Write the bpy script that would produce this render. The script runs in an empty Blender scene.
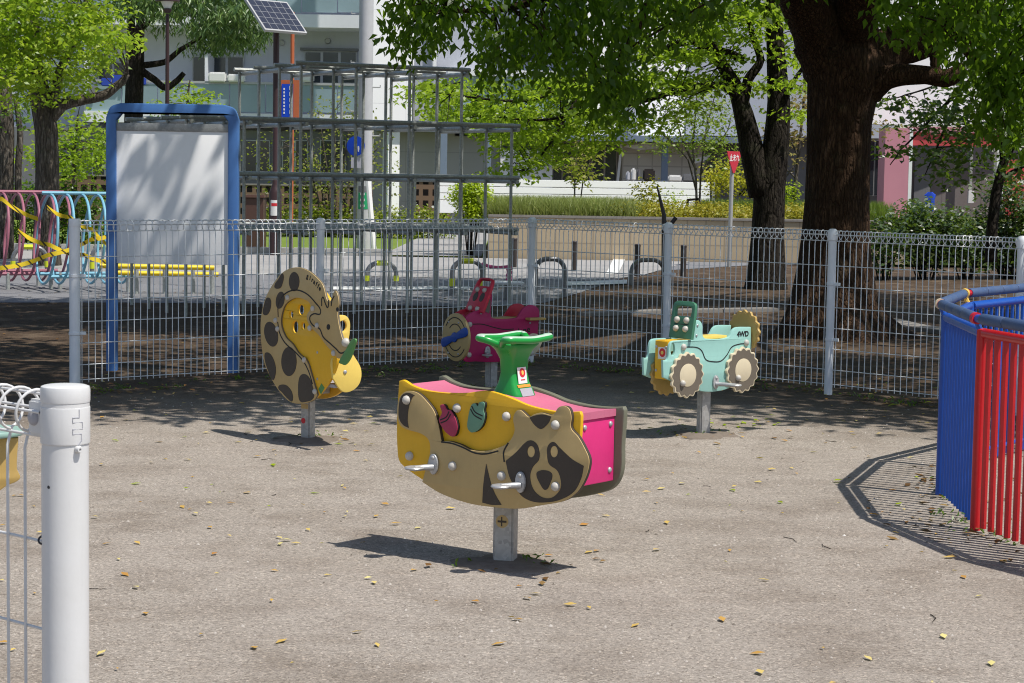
random_seed = 3
import bpy, bmesh, math, random
import numpy as np
from mathutils import Vector, Matrix
from mathutils.geometry import tessellate_polygon
scene = bpy.context.scene
COL = scene.collection
R = math.radians
# ------------------------------------------------------------------ camera
FPX, CX, CY, CAMH = 2000.0, 512.0, 341.5, 1.56
pitch = math.atan(168.9 / FPX)
roll = 0.0163
_F = Vector((0, math.cos(pitch), -math.sin(pitch)))
_R0 = Vector((1, 0, 0)); _U0 = Vector((0, math.sin(pitch), math.cos(pitch)))
_R = _R0 * math.cos(roll) + _U0 * math.sin(roll)
_U = _U0 * math.cos(roll) - _R0 * math.sin(roll)
CAM = Vector((0, 0, CAMH))
cam_d = bpy.data.cameras.new('camera'); cam_o = bpy.data.objects.new('camera', cam_d); COL.objects.link(cam_o)
m = Matrix.Identity(4)
for i, v in enumerate((_R, _U, -_F)):
    for j in range(3): m[j][i] = v[j]
m.translation = CAM
cam_o.matrix_world = m
cam_d.sensor_width = 36; cam_d.lens = 36 * FPX / 1024; cam_d.clip_start = 0.1; cam_d.clip_end = 2000
cam_d.dof.use_dof = True; cam_d.dof.focus_distance = 8.6; cam_d.dof.aperture_fstop = 32
scene.camera = cam_o

def ray(px, py): return _F + _R * ((px - CX) / FPX) - _U * ((py - CY) / FPX)
def P(px, py, Y):
    d = ray(px, py); return CAM + d * (Y / d.y)
def G(px, py, z=0.0):
    d = ray(px, py); return CAM + d * ((z - CAMH) / d.z)

# ------------------------------------------------------------------ world + sun
SUN = Vector((0.44, -0.28, 1.0)).normalized()
w = bpy.data.worlds.new('World'); scene.world = w; w.use_nodes = True
nt = w.node_tree; nt.nodes.clear()
sky = nt.nodes.new('ShaderNodeTexSky'); sky.sky_type = 'NISHITA'; sky.sun_disc = False
sky.sun_elevation = math.asin(SUN.z); sky.sun_rotation = math.atan2(SUN.x, SUN.y)
sky.air_density = 1.0; sky.dust_density = 1.0; sky.ozone_density = 1.0
bg = nt.nodes.new('ShaderNodeBackground'); bg.inputs['Strength'].default_value = 0.125
out = nt.nodes.new('ShaderNodeOutputWorld')
nt.links.new(sky.outputs[0], bg.inputs[0]); nt.links.new(bg.outputs[0], out.inputs[0])
sl = bpy.data.lights.new('sun', 'SUN'); sl.energy = 5.0; sl.angle = R(0.53); sl.color = (1.0, 0.955, 0.88)
so = bpy.data.objects.new('sun', sl); COL.objects.link(so); so.location = (10, -5, 25)
so.rotation_euler = (-SUN).to_track_quat('-Z', 'Y').to_euler()
scene.view_settings.view_transform = 'Standard'; scene.view_settings.look = 'None'; scene.view_settings.exposure = 0
scene.cycles.max_bounces = 6; scene.cycles.transparent_max_bounces = 8
scene.cycles.use_denoising = True
scene.cycles.filter_width = 1.05

# ------------------------------------------------------------------ materials
def srgb(r, g, b):
    f = lambda c: c / 12.92 if c <= 0.04045 else ((c + 0.055) / 1.055) ** 2.4
    return (f(r / 255), f(g / 255), f(b / 255))
class NT:
    def __init__(s, name):
        s.m = bpy.data.materials.new(name); s.m.use_nodes = True; s.t = s.m.node_tree
        s.t.nodes.clear(); s.o = s.t.nodes.new('ShaderNodeOutputMaterial')
    def n(s, typ, **kw):
        nd = s.t.nodes.new(typ)
        for k, v in kw.items():
            if k in nd.inputs.keys(): nd.inputs[k].default_value = v
            else: setattr(nd, k, v)
        return nd
    def l(s, a, b): s.t.links.new(a, b)
    def noise(s, scale, detail=4, rough=0.6, vec=None, stretch=None):
        n = s.n('ShaderNodeTexNoise'); n.inputs['Scale'].default_value = scale
        n.inputs['Detail'].default_value = detail; n.inputs['Roughness'].default_value = rough
        if vec is not None:
            if stretch:
                mp = s.n('ShaderNodeMapping'); mp.inputs['Scale'].default_value = stretch
                s.l(vec, mp.inputs[0]); vec = mp.outputs[0]
            s.l(vec, n.inputs['Vector'])
        return n.outputs['Fac']
    def ramp(s, fac, stops):
        r = s.n('ShaderNodeValToRGB'); e = r.color_ramp.elements
        while len(e) > 1: e.remove(e[-1])
        e[0].position = stops[0][0]; e[0].color = (*stops[0][1], 1)
        for p, c in stops[1:]:
            x = e.new(p); x.color = (*c, 1)
        s.l(fac, r.inputs[0]); return r.outputs[0]
    def mix(s, a, b, fac, blend='MIX'):
        x = s.n('ShaderNodeMix'); x.data_type = 'RGBA'; x.blend_type = blend
        for sock, v in ((x.inputs[0], fac), (x.inputs[6], a), (x.inputs[7], b)):
            if hasattr(v, 'is_linked') or hasattr(v, 'links'): s.l(v, sock)
            elif isinstance(v, (int, float)): sock.default_value = v
            else: sock.default_value = (*v, 1)
        return x.outputs[2]
    def math(s, op, a, b=None, c=None):
        x = s.n('ShaderNodeMath'); x.operation = op
        for i, v in enumerate((a, b, c)):
            if v is None: continue
            if isinstance(v, (int, float)): x.inputs[i].default_value = v
            else: s.l(v, x.inputs[i])
        return x.outputs[0]
    def geo(s): return s.n('ShaderNodeNewGeometry').outputs
    def obj(s): return s.n('ShaderNodeTexCoord').outputs['Object']
    def bump(s, h, strength=0.3, dist=0.01):
        b = s.n('ShaderNodeBump'); b.inputs['Strength'].default_value = strength; b.inputs['Distance'].default_value = dist
        s.l(h, b.inputs['Height']); return b.outputs[0]
    def bsdf(s, col, rough=0.5, metal=0.0, normal=None, spec=0.5, **kw):
        b = s.n('ShaderNodeBsdfPrincipled')
        for sock, v in ((b.inputs['Base Color'], col), (b.inputs['Roughness'], rough), (b.inputs['Metallic'], metal), (b.inputs['Specular IOR Level'], spec)):
            if hasattr(v, 'links'): s.l(v, sock)
            elif isinstance(v, (int, float)): sock.default_value = v
            else: sock.default_value = (*v, 1)
        for k, v in kw.items(): b.inputs[k].default_value = v
        if normal is not None: s.l(normal, b.inputs['Normal'])
        s.l(b.outputs[0], s.o.inputs[0]); return b

MATS = {}
def paint(name, col, rough=0.45, metal=0.0, dirt=0.25, scale=9.0, bump=0.05, dcol=None, spec=0.4, orange=0.0):
    if name in MATS: return MATS[name]
    k = NT(name); v = k.geo()['Position']
    n1 = k.noise(scale, 6, 0.65, v); n2 = k.noise(scale * 14, 3, 0.6, v)
    dk = dcol or tuple(c * 0.55 for c in col)
    f = k.ramp(n1, [(0.38, (0, 0, 0)), (0.78, (1, 1, 1))])
    f2 = k.math('MULTIPLY', f, dirt)
    c = k.mix(col, dk, f2)
    c = k.mix(c, tuple(min(1, x * 1.25 + 0.01) for x in col), k.math('MULTIPLY', n2, dirt * 0.6))
    n3 = k.noise(scale * 2.2, 5, 0.6, v, (3.5, 3.5, 0.35))
    c = k.mix(c, tuple(x * 0.5 for x in col), k.math('MULTIPLY', k.ramp(n3, [(0.52, (0, 0, 0)), (0.74, (1, 1, 1))]), dirt * 0.35))
    n4 = k.noise(scale * 5, 9, 0.75, v)
    c = k.mix(c, tuple(min(1, x * 0.75 + 0.16) for x in col), k.math('MULTIPLY', k.ramp(n4, [(0.60, (0, 0, 0)), (0.68, (1, 1, 1))]), dirt * 0.9))
    rr = k.math('ADD', k.math('MULTIPLY', n1, 0.25), rough - 0.1)
    k.bsdf(c, rr, metal, k.bump(n2, bump, 0.004), spec)
    MATS[name] = k.m; return k.m
def galv(name='galvanised_steel', col=(0.42, 0.43, 0.44), rough=0.5):
    if name in MATS: return MATS[name]
    k = NT(name); v = k.geo()['Position']
    vo = k.n('ShaderNodeTexVoronoi'); vo.inputs['Scale'].default_value = 60; k.l(v, vo.inputs['Vector'])
    n1 = k.noise(6, 5, 0.6, v)
    c = k.mix(tuple(x * 0.72 for x in col), tuple(min(1, x * 1.2) for x in col), vo.outputs['Color'])
    c = k.mix(c, tuple(x * 0.6 for x in col), k.math('MULTIPLY', n1, 0.5))
    k.bsdf(c, rough, 0.35, k.bump(n1, 0.05, 0.004)); MATS[name] = k.m; return k.m
def bark(name, c1, c2, sc=24.0, stretch=(1, 1, 0.2), strength=1.0, dist=0.04):
    k = NT(name); v = k.obj()
    wv = k.noise(3.0, 4, 0.6, v); n1 = k.noise(sc, 6, 0.7, v, stretch); n2 = k.noise(sc * 3, 4, 0.65, v, (1, 1, 0.45)); n3 = k.noise(1.6, 4, 0.6, v)
    mp = k.n('ShaderNodeMapping'); mp.inputs['Scale'].default_value = (1, 1, 0.22); k.l(v, mp.inputs[0])
    vo = k.n('ShaderNodeTexVoronoi'); vo.feature = 'DISTANCE_TO_EDGE'; vo.inputs['Scale'].default_value = sc * 1.0; k.l(mp.outputs[0], vo.inputs['Vector'])
    crack = k.ramp(vo.outputs['Distance'], [(0.0, (0, 0, 0)), (0.16, (1, 1, 1))])
    c = k.ramp(n1, [(0.30, tuple(x * 0.45 for x in c1)), (0.5, c1), (0.70, c2)])
    c = k.mix(c, tuple(x * 0.3 for x in c1), k.math('MULTIPLY', k.math('SUBTRACT', 1.0, crack), 0.5))
    c = k.mix(c, tuple(x * 0.55 for x in c1), k.math('MULTIPLY', k.ramp(n3, [(0.4, (0, 0, 0)), (0.7, (1, 1, 1))]), 0.7))
    c = k.mix(c, (0.10, 0.12, 0.06), k.math('MULTIPLY', k.ramp(wv, [(0.58, (0, 0, 0)), (0.75, (1, 1, 1))]), 0.25))
    h = k.math('ADD', k.math('MULTIPLY', crack, 0.45), k.math('ADD', n1, k.math('MULTIPLY', n2, 0.4)))
    k.bsdf(c, 0.9, 0, k.bump(h, strength, dist), 0.15); MATS[name] = k.m; return k.m
def leafmat(name, c1, c2, c3, trans=0.42, gloss=0.06, tcol=None):
    k = NT(name); g = k.geo(); r = g['Random Per Island']
    c = k.ramp(r, [(0.0, c1), (0.55, c2), (1.0, c3)])
    n = k.noise(1.1, 2, 0.5, g['Position'])
    c = k.mix(c, tuple(x * 0.6 for x in c1), k.math('MULTIPLY', n, 0.5))
    d = k.n('ShaderNodeBsdfDiffuse'); k.l(c, d.inputs[0])
    t = k.n('ShaderNodeBsdfTranslucent')
    tc = k.mix(c, tcol or (0.35, 0.55, 0.03), 0.55); k.l(tc, t.inputs[0])
    mx = k.n('ShaderNodeMixShader'); mx.inputs[0].default_value = trans
    k.l(d.outputs[0], mx.inputs[1]); k.l(t.outputs[0], mx.inputs[2])
    gl = k.n('ShaderNodeBsdfGlossy'); gl.inputs['Roughness'].default_value = 0.42
    mx2 = k.n('ShaderNodeMixShader'); mx2.inputs[0].default_value = gloss
    k.l(mx.outputs[0], mx2.inputs[1]); k.l(gl.outputs[0], mx2.inputs[2]); k.l(mx2.outputs[0], k.o.inputs[0])
    MATS[name] = k.m; return k.m

# ------------------------------------------------------------------ mesh building
INV = {}
def thing(name, label, cat, loc=(0, 0, 0), rz=0.0, group=None):
    o = bpy.data.objects.new(name, None); COL.objects.link(o); o.empty_display_size = 0.2
    o.location = loc; o.rotation_euler = (0, 0, rz)
    o['label'] = label; o['category'] = cat
    if group: o['group'] = group
    INV[o.name] = (Matrix.Translation(Vector(loc)) @ Matrix.Rotation(rz, 4, 'Z')).inverted()
    return o
def tag(o, label, cat, group=None, kind=None):
    o['label'] = label; o['category'] = cat
    if group: o['group'] = group
    if kind: o['kind'] = kind
    return o
def dup(root, loc=None, rz=None, label=None):
    r = root.copy(); COL.objects.link(r)
    if loc is not None: r.location = loc
    if rz is not None: r.rotation_euler = (0, 0, rz)
    if label: r['label'] = label
    for ch in list(root.children):
        c = ch.copy(); COL.objects.link(c); c.parent = r
        for g in ch.children:
            d = g.copy(); COL.objects.link(d); d.parent = c
    return r
def link_mesh(me, name, mat, parent=None, sharp=38):
    me.materials.clear(); me.materials.append(mat)
    me.polygons.foreach_set('use_smooth', [True] * len(me.polygons))
    if sharp: me.set_sharp_from_angle(angle=R(sharp))
    o = bpy.data.objects.new(name, me); COL.objects.link(o)
    if parent: o.parent = parent
    return o
class MB:
    def __init__(s): s.v = []; s.f = []
    def add(s, vs, fs):
        b = len(s.v); s.v += [tuple(x) for x in vs]; s.f += [tuple(i + b for i in f) for f in fs]; return s
    def box(s, c, sz, rz=0, M=None):
        x, y, z = sz[0] / 2, sz[1] / 2, sz[2] / 2
        vs = [Vector(p) for p in ((-x, -y, -z), (x, -y, -z), (x, y, -z), (-x, y, -z), (-x, -y, z), (x, -y, z), (x, y, z), (-x, y, z))]
        if rz: vs = [Matrix.Rotation(rz, 3, 'Z') @ p for p in vs]
        if M is not None: vs = [M @ p for p in vs]
        c = Vector(c)
        return s.add([p + c for p in vs], [(0, 3, 2, 1), (4, 5, 6, 7), (0, 1, 5, 4), (1, 2, 6, 5), (2, 3, 7, 6), (3, 0, 4, 7)])
    def tube(s, pts, r, n=8, closed=False, cap=True):
        pts = [Vector(p) for p in pts]; N = len(pts)
        rs = r if isinstance(r, (list, tuple)) else [r] * N
        tang = []
        for i in range(N):
            a = pts[(i - 1) % N] if closed or i > 0 else pts[i]
            b = pts[(i + 1) % N] if closed or i < N - 1 else pts[i]
            t = (b - a)
            tang.append(t.normalized() if t.length > 1e-9 else Vector((0, 0, 1)))
        t0 = tang[0]; up = Vector((0, 0, 1)) if abs(t0.z) < 0.9 else Vector((0, 1, 0))
        nrm = (up - t0 * up.dot(t0)).normalized()
        vs = []; fs = []
        for i in range(N):
            t = tang[i]; nrm = (nrm - t * nrm.dot(t))
            nrm = nrm.normalized() if nrm.length > 1e-6 else t.orthogonal().normalized()
            bn = t.cross(nrm)
            for k in range(n):
                a = 2 * math.pi * k / n
                vs.append(pts[i] + (nrm * math.cos(a) + bn * math.sin(a)) * rs[i])
        M_ = N if closed else N - 1
        for i in range(M_):
            for k in range(n):
                a = i * n + k; b = i * n + (k + 1) % n; j = (i + 1) % N
                fs.append((a, b, j * n + (k + 1) % n, j * n + k))
        if cap and not closed:
            fs.append(tuple(range(n - 1, -1, -1))); fs.append(tuple((N - 1) * n + k for k in range(n)))
        return s.add(vs, fs)
    def lathe(s, prof, c=(0, 0, 0), axis=(0, 0, 1), n=16, squash=1.0):
        ax = Vector(axis).normalized(); c = Vector(c)
        a = Vector((1, 0, 0)) if abs(ax.x) < 0.8 else Vector((0, 1, 0))
        a = (a - ax * a.dot(ax)).normalized(); b = ax.cross(a)
        vs = []; fs = []
        for r, h in prof:
            for k in range(n):
                t = 2 * math.pi * k / n
                vs.append(c + ax * h + (a * math.cos(t) + b * math.sin(t) * squash) * max(r, 1e-4))
        for i in range(len(prof) - 1):
            for k in range(n):
                fs.append((i * n + k, i * n + (k + 1) % n, (i + 1) * n + (k + 1) % n, (i + 1) * n + k))
        fs.append(tuple(range(n - 1, -1, -1))); fs.append(tuple((len(prof) - 1) * n + k for k in range(n)))
        return s.add(vs, fs)
    def dome(s, c, axis, r, h, n=12):
        pr = [(r, -0.003), (r, h * 0.15)] + [(r * math.cos(t), h * 0.15 + h * 0.85 * math.sin(t)) for t in (0.35, 0.7, 1.05, 1.35, 1.52)]
        return s.lathe(pr, c, axis, n)
    def loft(s, rings, cap=True):
        n = len(rings[0]); vs = [p for r in rings for p in r]; fs = []
        for i in range(len(rings) - 1):
            for k in range(n):
                fs.append((i * n + k, i * n + (k + 1) % n, (i + 1) * n + (k + 1) % n, (i + 1) * n + k))
        if cap:
            fs.append(tuple(range(n - 1, -1, -1))); fs.append(tuple((len(rings) - 1) * n + k for k in range(n)))
        return s.add(vs, fs)
    def quad(s, a, b, c, d): return s.add([a, b, c, d], [(0, 1, 2, 3)])
    def build(s, name, mat, parent=None, world=False, bevel=0.0, sharp=38, segs=2):
        vs = s.v
        if world and parent is not None:
            q = parent
            while q.name not in INV: q = q.parent
            I = INV[q.name]
            vs = [I @ Vector(p) for p in vs]
        me = bpy.data.meshes.new(name); me.from_pydata([tuple(p) for p in vs], [], s.f); me.update()
        if bevel:
            bm = bmesh.new(); bm.from_mesh(me)
            bmesh.ops.recalc_face_normals(bm, faces=bm.faces)
            es = [e for e in bm.edges if len(e.link_faces) == 2 and e.calc_face_angle(0) > R(30)]
            bmesh.ops.bevel(bm, geom=es, offset=bevel, segments=segs, affect='EDGES', clamp_overlap=True)
            bm.to_mesh(me); bm.free()
        return link_mesh(me, name, mat, parent, sharp)

def smooth(pts, closed=True, k=6):
    """Catmull-Rom through 2-D points; a third element marks a corner."""
    n = len(pts); out = []
    P2 = [Vector((p[0], p[1])) for p in pts]; cor = [len(p) > 2 for p in pts]
    rng = range(n if closed else n - 1)
    for i in rng:
        a, b = P2[i], P2[(i + 1) % n]
        pa = P2[(i - 1) % n] if (closed or i > 0) and not cor[i] else a
        pb = P2[(i + 2) % n] if (closed or i < n - 2) and not cor[(i + 1) % n] else b
        L = (b - a).length
        ta = (b - pa); tb = (pb - a)
        ta = ta.normalized() * L if ta.length > 1e-9 else Vector((0, 0))
        tb = tb.normalized() * L if tb.length > 1e-9 else Vector((0, 0))
        for j in range(k):
            t = j / k; t2 = t * t; t3 = t2 * t
            out.append(a * (2 * t3 - 3 * t2 + 1) + ta * (t3 - 2 * t2 + t) + b * (-2 * t3 + 3 * t2) + tb * (t3 - t2))
    if not closed: out.append(P2[-1])
    return [(p.x, p.y) for p in out]
def ell(cx, cy, rx, ry, n=20, a0=0.0, rot=0.0):
    o = []
    for i in range(n):
        t = 2 * math.pi * i / n + a0; x, y = rx * math.cos(t), ry * math.sin(t)
        o.append((cx + x * math.cos(rot) - y * math.sin(rot), cy + x * math.sin(rot) + y * math.cos(rot)))
    return o
def _area(lp): return sum(a[0] * b[1] - b[0] * a[1] for a, b in zip(lp, lp[1:] + lp[:1])) / 2
def _clean(lp):
    o = []
    for p in lp:
        if not o or math.hypot(p[0] - o[-1][0], p[1] - o[-1][1]) > 2e-4: o.append((p[0], p[1]))
    if math.hypot(o[0][0] - o[-1][0], o[0][1] - o[-1][1]) <= 2e-4: o.pop()
    return o
def slab_mesh(loops, th, bevel):
    """a flat board with holes: rounded rim, front face at +th/2"""
    L = []
    for i, lp in enumerate(loops):
        lp = _clean(lp)
        if (_area(lp) > 0) != (i == 0): lp = lp[::-1]
        L.append(lp)
    tris = tessellate_polygon([[Vector((x, y, 0)) for x, y in lp] for lp in L])
    flat_ = [p for lp in L for p in lp]; n = len(flat_)
    ins = []
    for lp in L:
        m_ = len(lp)
        for i in range(m_):
            a, p, b = (Vector(lp[i - 1]), Vector(lp[i]), Vector(lp[(i + 1) % m_]))
            e1 = (p - a).normalized(); e2 = (b - p).normalized(); n1 = Vector((-e1.y, e1.x)); n2 = Vector((-e2.y, e2.x)); q = n1 + n2
            q = q / max(q.length, 1e-6); k = min(1.6, 1 / max(0.4, q.dot(n1))); ins.append(p + q * (bevel * k))
    h = th / 2; vs = []; fs = []
    if bevel > 0:
        c = 0.293 * bevel
        rings = [([tuple(p) for p in ins], h), ([tuple(Vector(f) * 0.293 + p * 0.0 + (p - Vector(f)) * 0.293 + Vector(f) * 0.707) for f, p in zip(flat_, ins)], h - c), (flat_, h - bevel), (flat_, -h + bevel), ([tuple(p) for p in ins], -h)]
    else: rings = [(flat_, h), (flat_, -h)]
    for ps, z in rings: vs += [(p[0], p[1], z) for p in ps]
    last = len(rings) - 1
    for t in tris:
        A, B, C = (flat_[i] for i in t)
        ar = (B[0] - A[0]) * (C[1] - A[1]) - (C[0] - A[0]) * (B[1] - A[1])
        if abs(ar) < 1e-12: continue
        t = tuple(t) if ar > 0 else (t[0], t[2], t[1])
        fs.append(t); fs.append(tuple(last * n + i for i in (t[0], t[2], t[1])))
    off = 0
    for lp in L:
        m_ = len(lp)
        for r in range(last):
            for i in range(m_):
                j = (i + 1) % m_
                fs.append((r * n + off + i, (r + 1) * n + off + i, (r + 1) * n + off + j, r * n + off + j))
        off += m_
    me = bpy.data.meshes.new('board'); me.from_pydata(vs, [], fs); me.update(); return me
def place(me, o, pa, pb, th):
    """map curve XY(Z) to pa,pb,normal; the front face lies in the plane through o"""
    pa = Vector(pa).normalized(); pb = Vector(pb).normalized(); n = pa.cross(pb); o = Vector(o)
    M = Matrix.Identity(4)
    for i, v in enumerate((pa, pb, n)):
        for j in range(3): M[j][i] = v[j]
    M.translation = o - n * (th / 2)
    me.transform(M); me.update()
FRONT = ((1, 0, 0), (0, 0, 1))
def panel(parent, name, mat, loop, th, o=(0, 0, 0), ax=FRONT, holes=(), bevel=0.004, sharp=30):
    me = slab_mesh([loop] + list(holes), th, min(bevel, th * 0.45)); place(me, o, ax[0], ax[1], th)
    return link_mesh(me, name, mat, parent, sharp)
def layered(parent, name, mat, loop, th, o, core, ax=FRONT, skin=0.006, bevel=0.002):
    """a cut-out whose rim shows the dark core of the sandwich board"""
    f = panel(parent, name, mat, loop, skin, o, ax, bevel=bevel)
    n = Vector(ax[0]).cross(Vector(ax[1])); panel(f, 'core', core, loop, th - skin, Vector(o) - n * skin, ax, bevel=0.0); return f
def ribbon(pts, wd, k=5, smoothit=True):
    q = [Vector(p) for p in (smooth(pts, False, k) if smoothit else [(p[0], p[1]) for p in pts])]
    L = []; Rr = []
    for i, p in enumerate(q):
        t = (q[min(i + 1, len(q) - 1)] - q[max(i - 1, 0)]).normalized(); nn = Vector((-t.y, t.x)) * wd / 2
        L.append(tuple(p + nn)); Rr.append(tuple(p - nn))
    return L + Rr[::-1]
def text_mesh(body, size, th=0.002, align='CENTER', spacing=1.0, bold=0.0):
    cu = bpy.data.curves.new('lettering', 'FONT'); cu.body = body; cu.size = size; cu.extrude = th / 2; cu.align_x = align; cu.align_y = 'CENTER'
    cu.space_character = spacing; cu.offset = bold
    o = bpy.data.objects.new('lettering', cu); COL.objects.link(o)
    dg = bpy.context.evaluated_depsgraph_get(); dg.update()
    me = bpy.data.meshes.new_from_object(o.evaluated_get(dg))
    bpy.data.objects.remove(o); bpy.data.curves.remove(cu)
    return me
def text(parent, body, size, mat, o, ax=FRONT, th=0.002, rot=0.0, spacing=1.0, name='lettering', bold=0.0):
    me = text_mesh(body, size, th, spacing=spacing, bold=bold)
    if rot: me.transform(Matrix.Rotation(rot, 4, 'Z'))
    place(me, o, ax[0], ax[1], th); return link_mesh(me, name, mat, parent, 30)
random.seed(3)
# ------------------------------------------------------------------ the four rocking toys
class Toy:
    def __init__(s, base, rz_deg):
        s.O = G(*base); s.rz = R(rz_deg)
        s.u = Vector((math.cos(s.rz), math.sin(s.rz), 0)); s.y = Vector((-math.sin(s.rz), math.cos(s.rz), 0))
    def loc(s, p):
        q = p - s.O; return (q.dot(s.u), q.dot(s.y), q.z)
    def uv(s, px, py, yo):
        d = ray(px, py); t = (yo - (CAM - s.O).dot(s.y)) / d.dot(s.y); q = s.loc(CAM + d * t); return (q[0], q[2])
    def uvs(s, pts, yo): return [(*s.uv(p[0], p[1], yo), *p[2:]) for p in pts]
    def end(s, px, py, xo, sgn=1):
        d = ray(px, py); t = (xo - (CAM - s.O).dot(s.u)) / d.dot(s.u); q = s.loc(CAM + d * t); return (q[1] * sgn, q[2])
    def ends(s, pts, xo, sgn=1): return [(*s.end(p[0], p[1], xo, sgn), *p[2:]) for p in pts]
PLUS = ((0, 1, 0), (0, 0, 1)); MINUS = ((0, -1, 0), (0, 0, 1))

M_yel = paint('yellow_board', (0.76, 0.43, 0.014), 0.42, dirt=0.22)
M_yelL = paint('pale_yellow_board', (0.80, 0.58, 0.13), 0.42, dirt=0.2)
M_tan = paint('tan_board', (0.48, 0.345, 0.15), 0.45, dirt=0.25)
M_dark = paint('dark_brown_inlay', (0.055, 0.042, 0.032), 0.5, dirt=0.3)
M_black = paint('black_groove', (0.018, 0.018, 0.018), 0.6)
M_pink = paint('pink_board', (0.66, 0.03, 0.185), 0.42, dirt=0.18)
M_seat = paint('faded_pink_seat', (0.54, 0.13, 0.22), 0.55, dirt=0.45, dcol=(0.45, 0.16, 0.22))
M_olive = paint('grey_green_board', (0.16, 0.16, 0.115), 0.45, dirt=0.3)
M_grip = paint('green_plastic', (0.010, 0.29, 0.045), 0.28, dirt=0.15, dcol=(0.02, 0.2, 0.05), spec=0.55)
M_gripw = paint('worn_highlight_grip', (0.45, 0.55, 0.47), 0.32, dirt=0.5, dcol=(0.1, 0.4, 0.14))  # pale tone holds grip wear and a painted highlight
M_maroon = paint('maroon_acorn', (0.36, 0.03, 0.085), 0.42)
M_acg = paint('sage_acorn', (0.13, 0.28, 0.19), 0.42)
M_bolt = paint('pale_bolt_cap', (0.52, 0.49, 0.44), 0.4, dirt=0.4)
M_metal = galv('peg_metal', (0.50, 0.50, 0.51), 0.38)
M_post = galv('toy_post_steel', (0.47, 0.46, 0.44), 0.55)
M_white = paint('white_label', (0.78, 0.77, 0.75), 0.5, dirt=0.1)
M_red = paint('red_label', (0.62, 0.03, 0.04), 0.5)
M_orng = paint('orange_label', (0.8, 0.30, 0.04), 0.5)
M_grey = paint('grey_label', (0.38, 0.38, 0.42), 0.5)
M_mint = paint('mint_board', (0.33, 0.60, 0.54), 0.45, dirt=0.18)
M_green = paint('green_board', (0.06, 0.20, 0.12), 0.42, dirt=0.2)
M_cream = paint('cream_board', (0.66, 0.57, 0.40), 0.45, dirt=0.2)
M_taupe = paint('taupe_board', (0.155, 0.13, 0.10), 0.5, dirt=0.25)
M_wine = paint('wine_red_board', (0.43, 0.012, 0.105), 0.40, dirt=0.18)
M_redb = paint('bright_red_board', (0.55, 0.02, 0.045), 0.40, dirt=0.15)
M_blue = paint('blue_board', (0.012, 0.07, 0.36), 0.42)
M_gold = paint('gold_board', (0.48, 0.32, 0.10), 0.45, dirt=0.25)
M_leafb = paint('leaf_green_board', (0.10, 0.28, 0.08), 0.45)

M_mound = paint('packed_soil', (0.20, 0.165, 0.135), 0.95, dirt=0.9, scale=30, bump=0.5, spec=0.1)
def toy_post(t, tp, top, w=0.1, rot=0.0):
    f = []
    for rr_, z_ in ((0.21, -0.004), (0.17, 0.006), (0.11, 0.014), (0.05, 0.018)):
        f.append([Vector((rr_ * (1 + 0.16 * math.sin(3 * a + top * 9) + 0.1 * math.sin(7 * a + 2)) * math.cos(a), rr_ * (1 + 0.16 * math.sin(3 * a + top * 9) + 0.1 * math.sin(7 * a + 2)) * math.sin(a), z_)) for a in np.linspace(0, 2 * math.pi, 28, endpoint=False)])
    MB().loft(f).build('footing', M_mound, t, sharp=0)
    mb = MB().box((0, 0, top / 2 - 0.06), (w, w, top + 0.12), rot)
    return mb.build('post', M_post, t, bevel=0.008)
def bolts(t, pts2, yo, r=0.017, h=0.018, ax=None, name='bolt_cap', mat=None):
    ax = ax or (0, -1, 0)
    for p in pts2:
        if ax[1]: c = (p[0], yo, p[1])
        else: c = (yo, p[0], p[1])
        MB().dome(c, ax, r, h).build(name, mat or M_bolt, t, sharp=0)
def footpeg(t, x, z, yo, ln=0.078, lean=-0.02):
    """oval flange plate and a stub with a flat round tread pointing out of the panel"""
    f = panel(t, 'footrest', M_metal, ell(x, z, 0.024, 0.042), 0.012, (0, yo - 0.012, 0), FRONT, bevel=0.003)
    MB().tube([(x, yo - 0.008, z - 0.012), (x + lean, yo - ln * 0.45, z - 0.012), (x + lean * 2, yo - ln, z - 0.014)], [0.014, 0.012, 0.012], 10).build('stub', M_metal, f)
    MB().lathe([(0.02, -0.009), (0.036, -0.006), (0.040, 0.0), (0.036, 0.005), (0.025, 0.007)], (x + lean * 2, yo - ln, z - 0.012), (0, 0, 1), 18).build('tread', M_metal, f)
    MB().dome((x, yo - 0.012, z + 0.026), (0, -1, 0), 0.009, 0.007, 8).build('screw', M_post, f)

# ---- raccoon seesaw
tp = Toy((505, 563), -38)
T = 0.27; yf = -T / 2; TH = 0.02
rac = thing('rocking_toy', 'yellow and pink seesaw rider shaped as a raccoon with green handlebars, nearest of the toys', 'rocking toy', tp.O, tp.rz, 'single post rocking toys in the playground')
yel = [(398.8, 381, 'c'), (403, 380), (412, 385.4), (425, 390), (443, 392.6), (465, 393), (482, 391), (493, 392), (512, 398.5), (529, 405.6), (551, 410.7), (568, 412), (579.5, 411.5, 'c'), (581, 416), (579, 450), (578, 478), (570, 494), (553, 501.5), (530, 506), (505, 508), (480, 504), (450, 495.5), (421, 479), (401, 464), (397.7, 456), (396.6, 423)]
yl = smooth(tp.uvs(yel, yf))
panel(rac, 'side_panel', M_yel, yl, TH, (0, yf, 0))
bk = [(x + 0.024 * max(0, min(1, (x - 0.2) / 0.2)), z) for x, z in yl]
bp_ = panel(rac, 'side_panel', M_olive, bk, 0.032, (0, -yf - TH, 0), bevel=0.008); bp_['label'] = 'grey green rear side panel'
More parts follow.
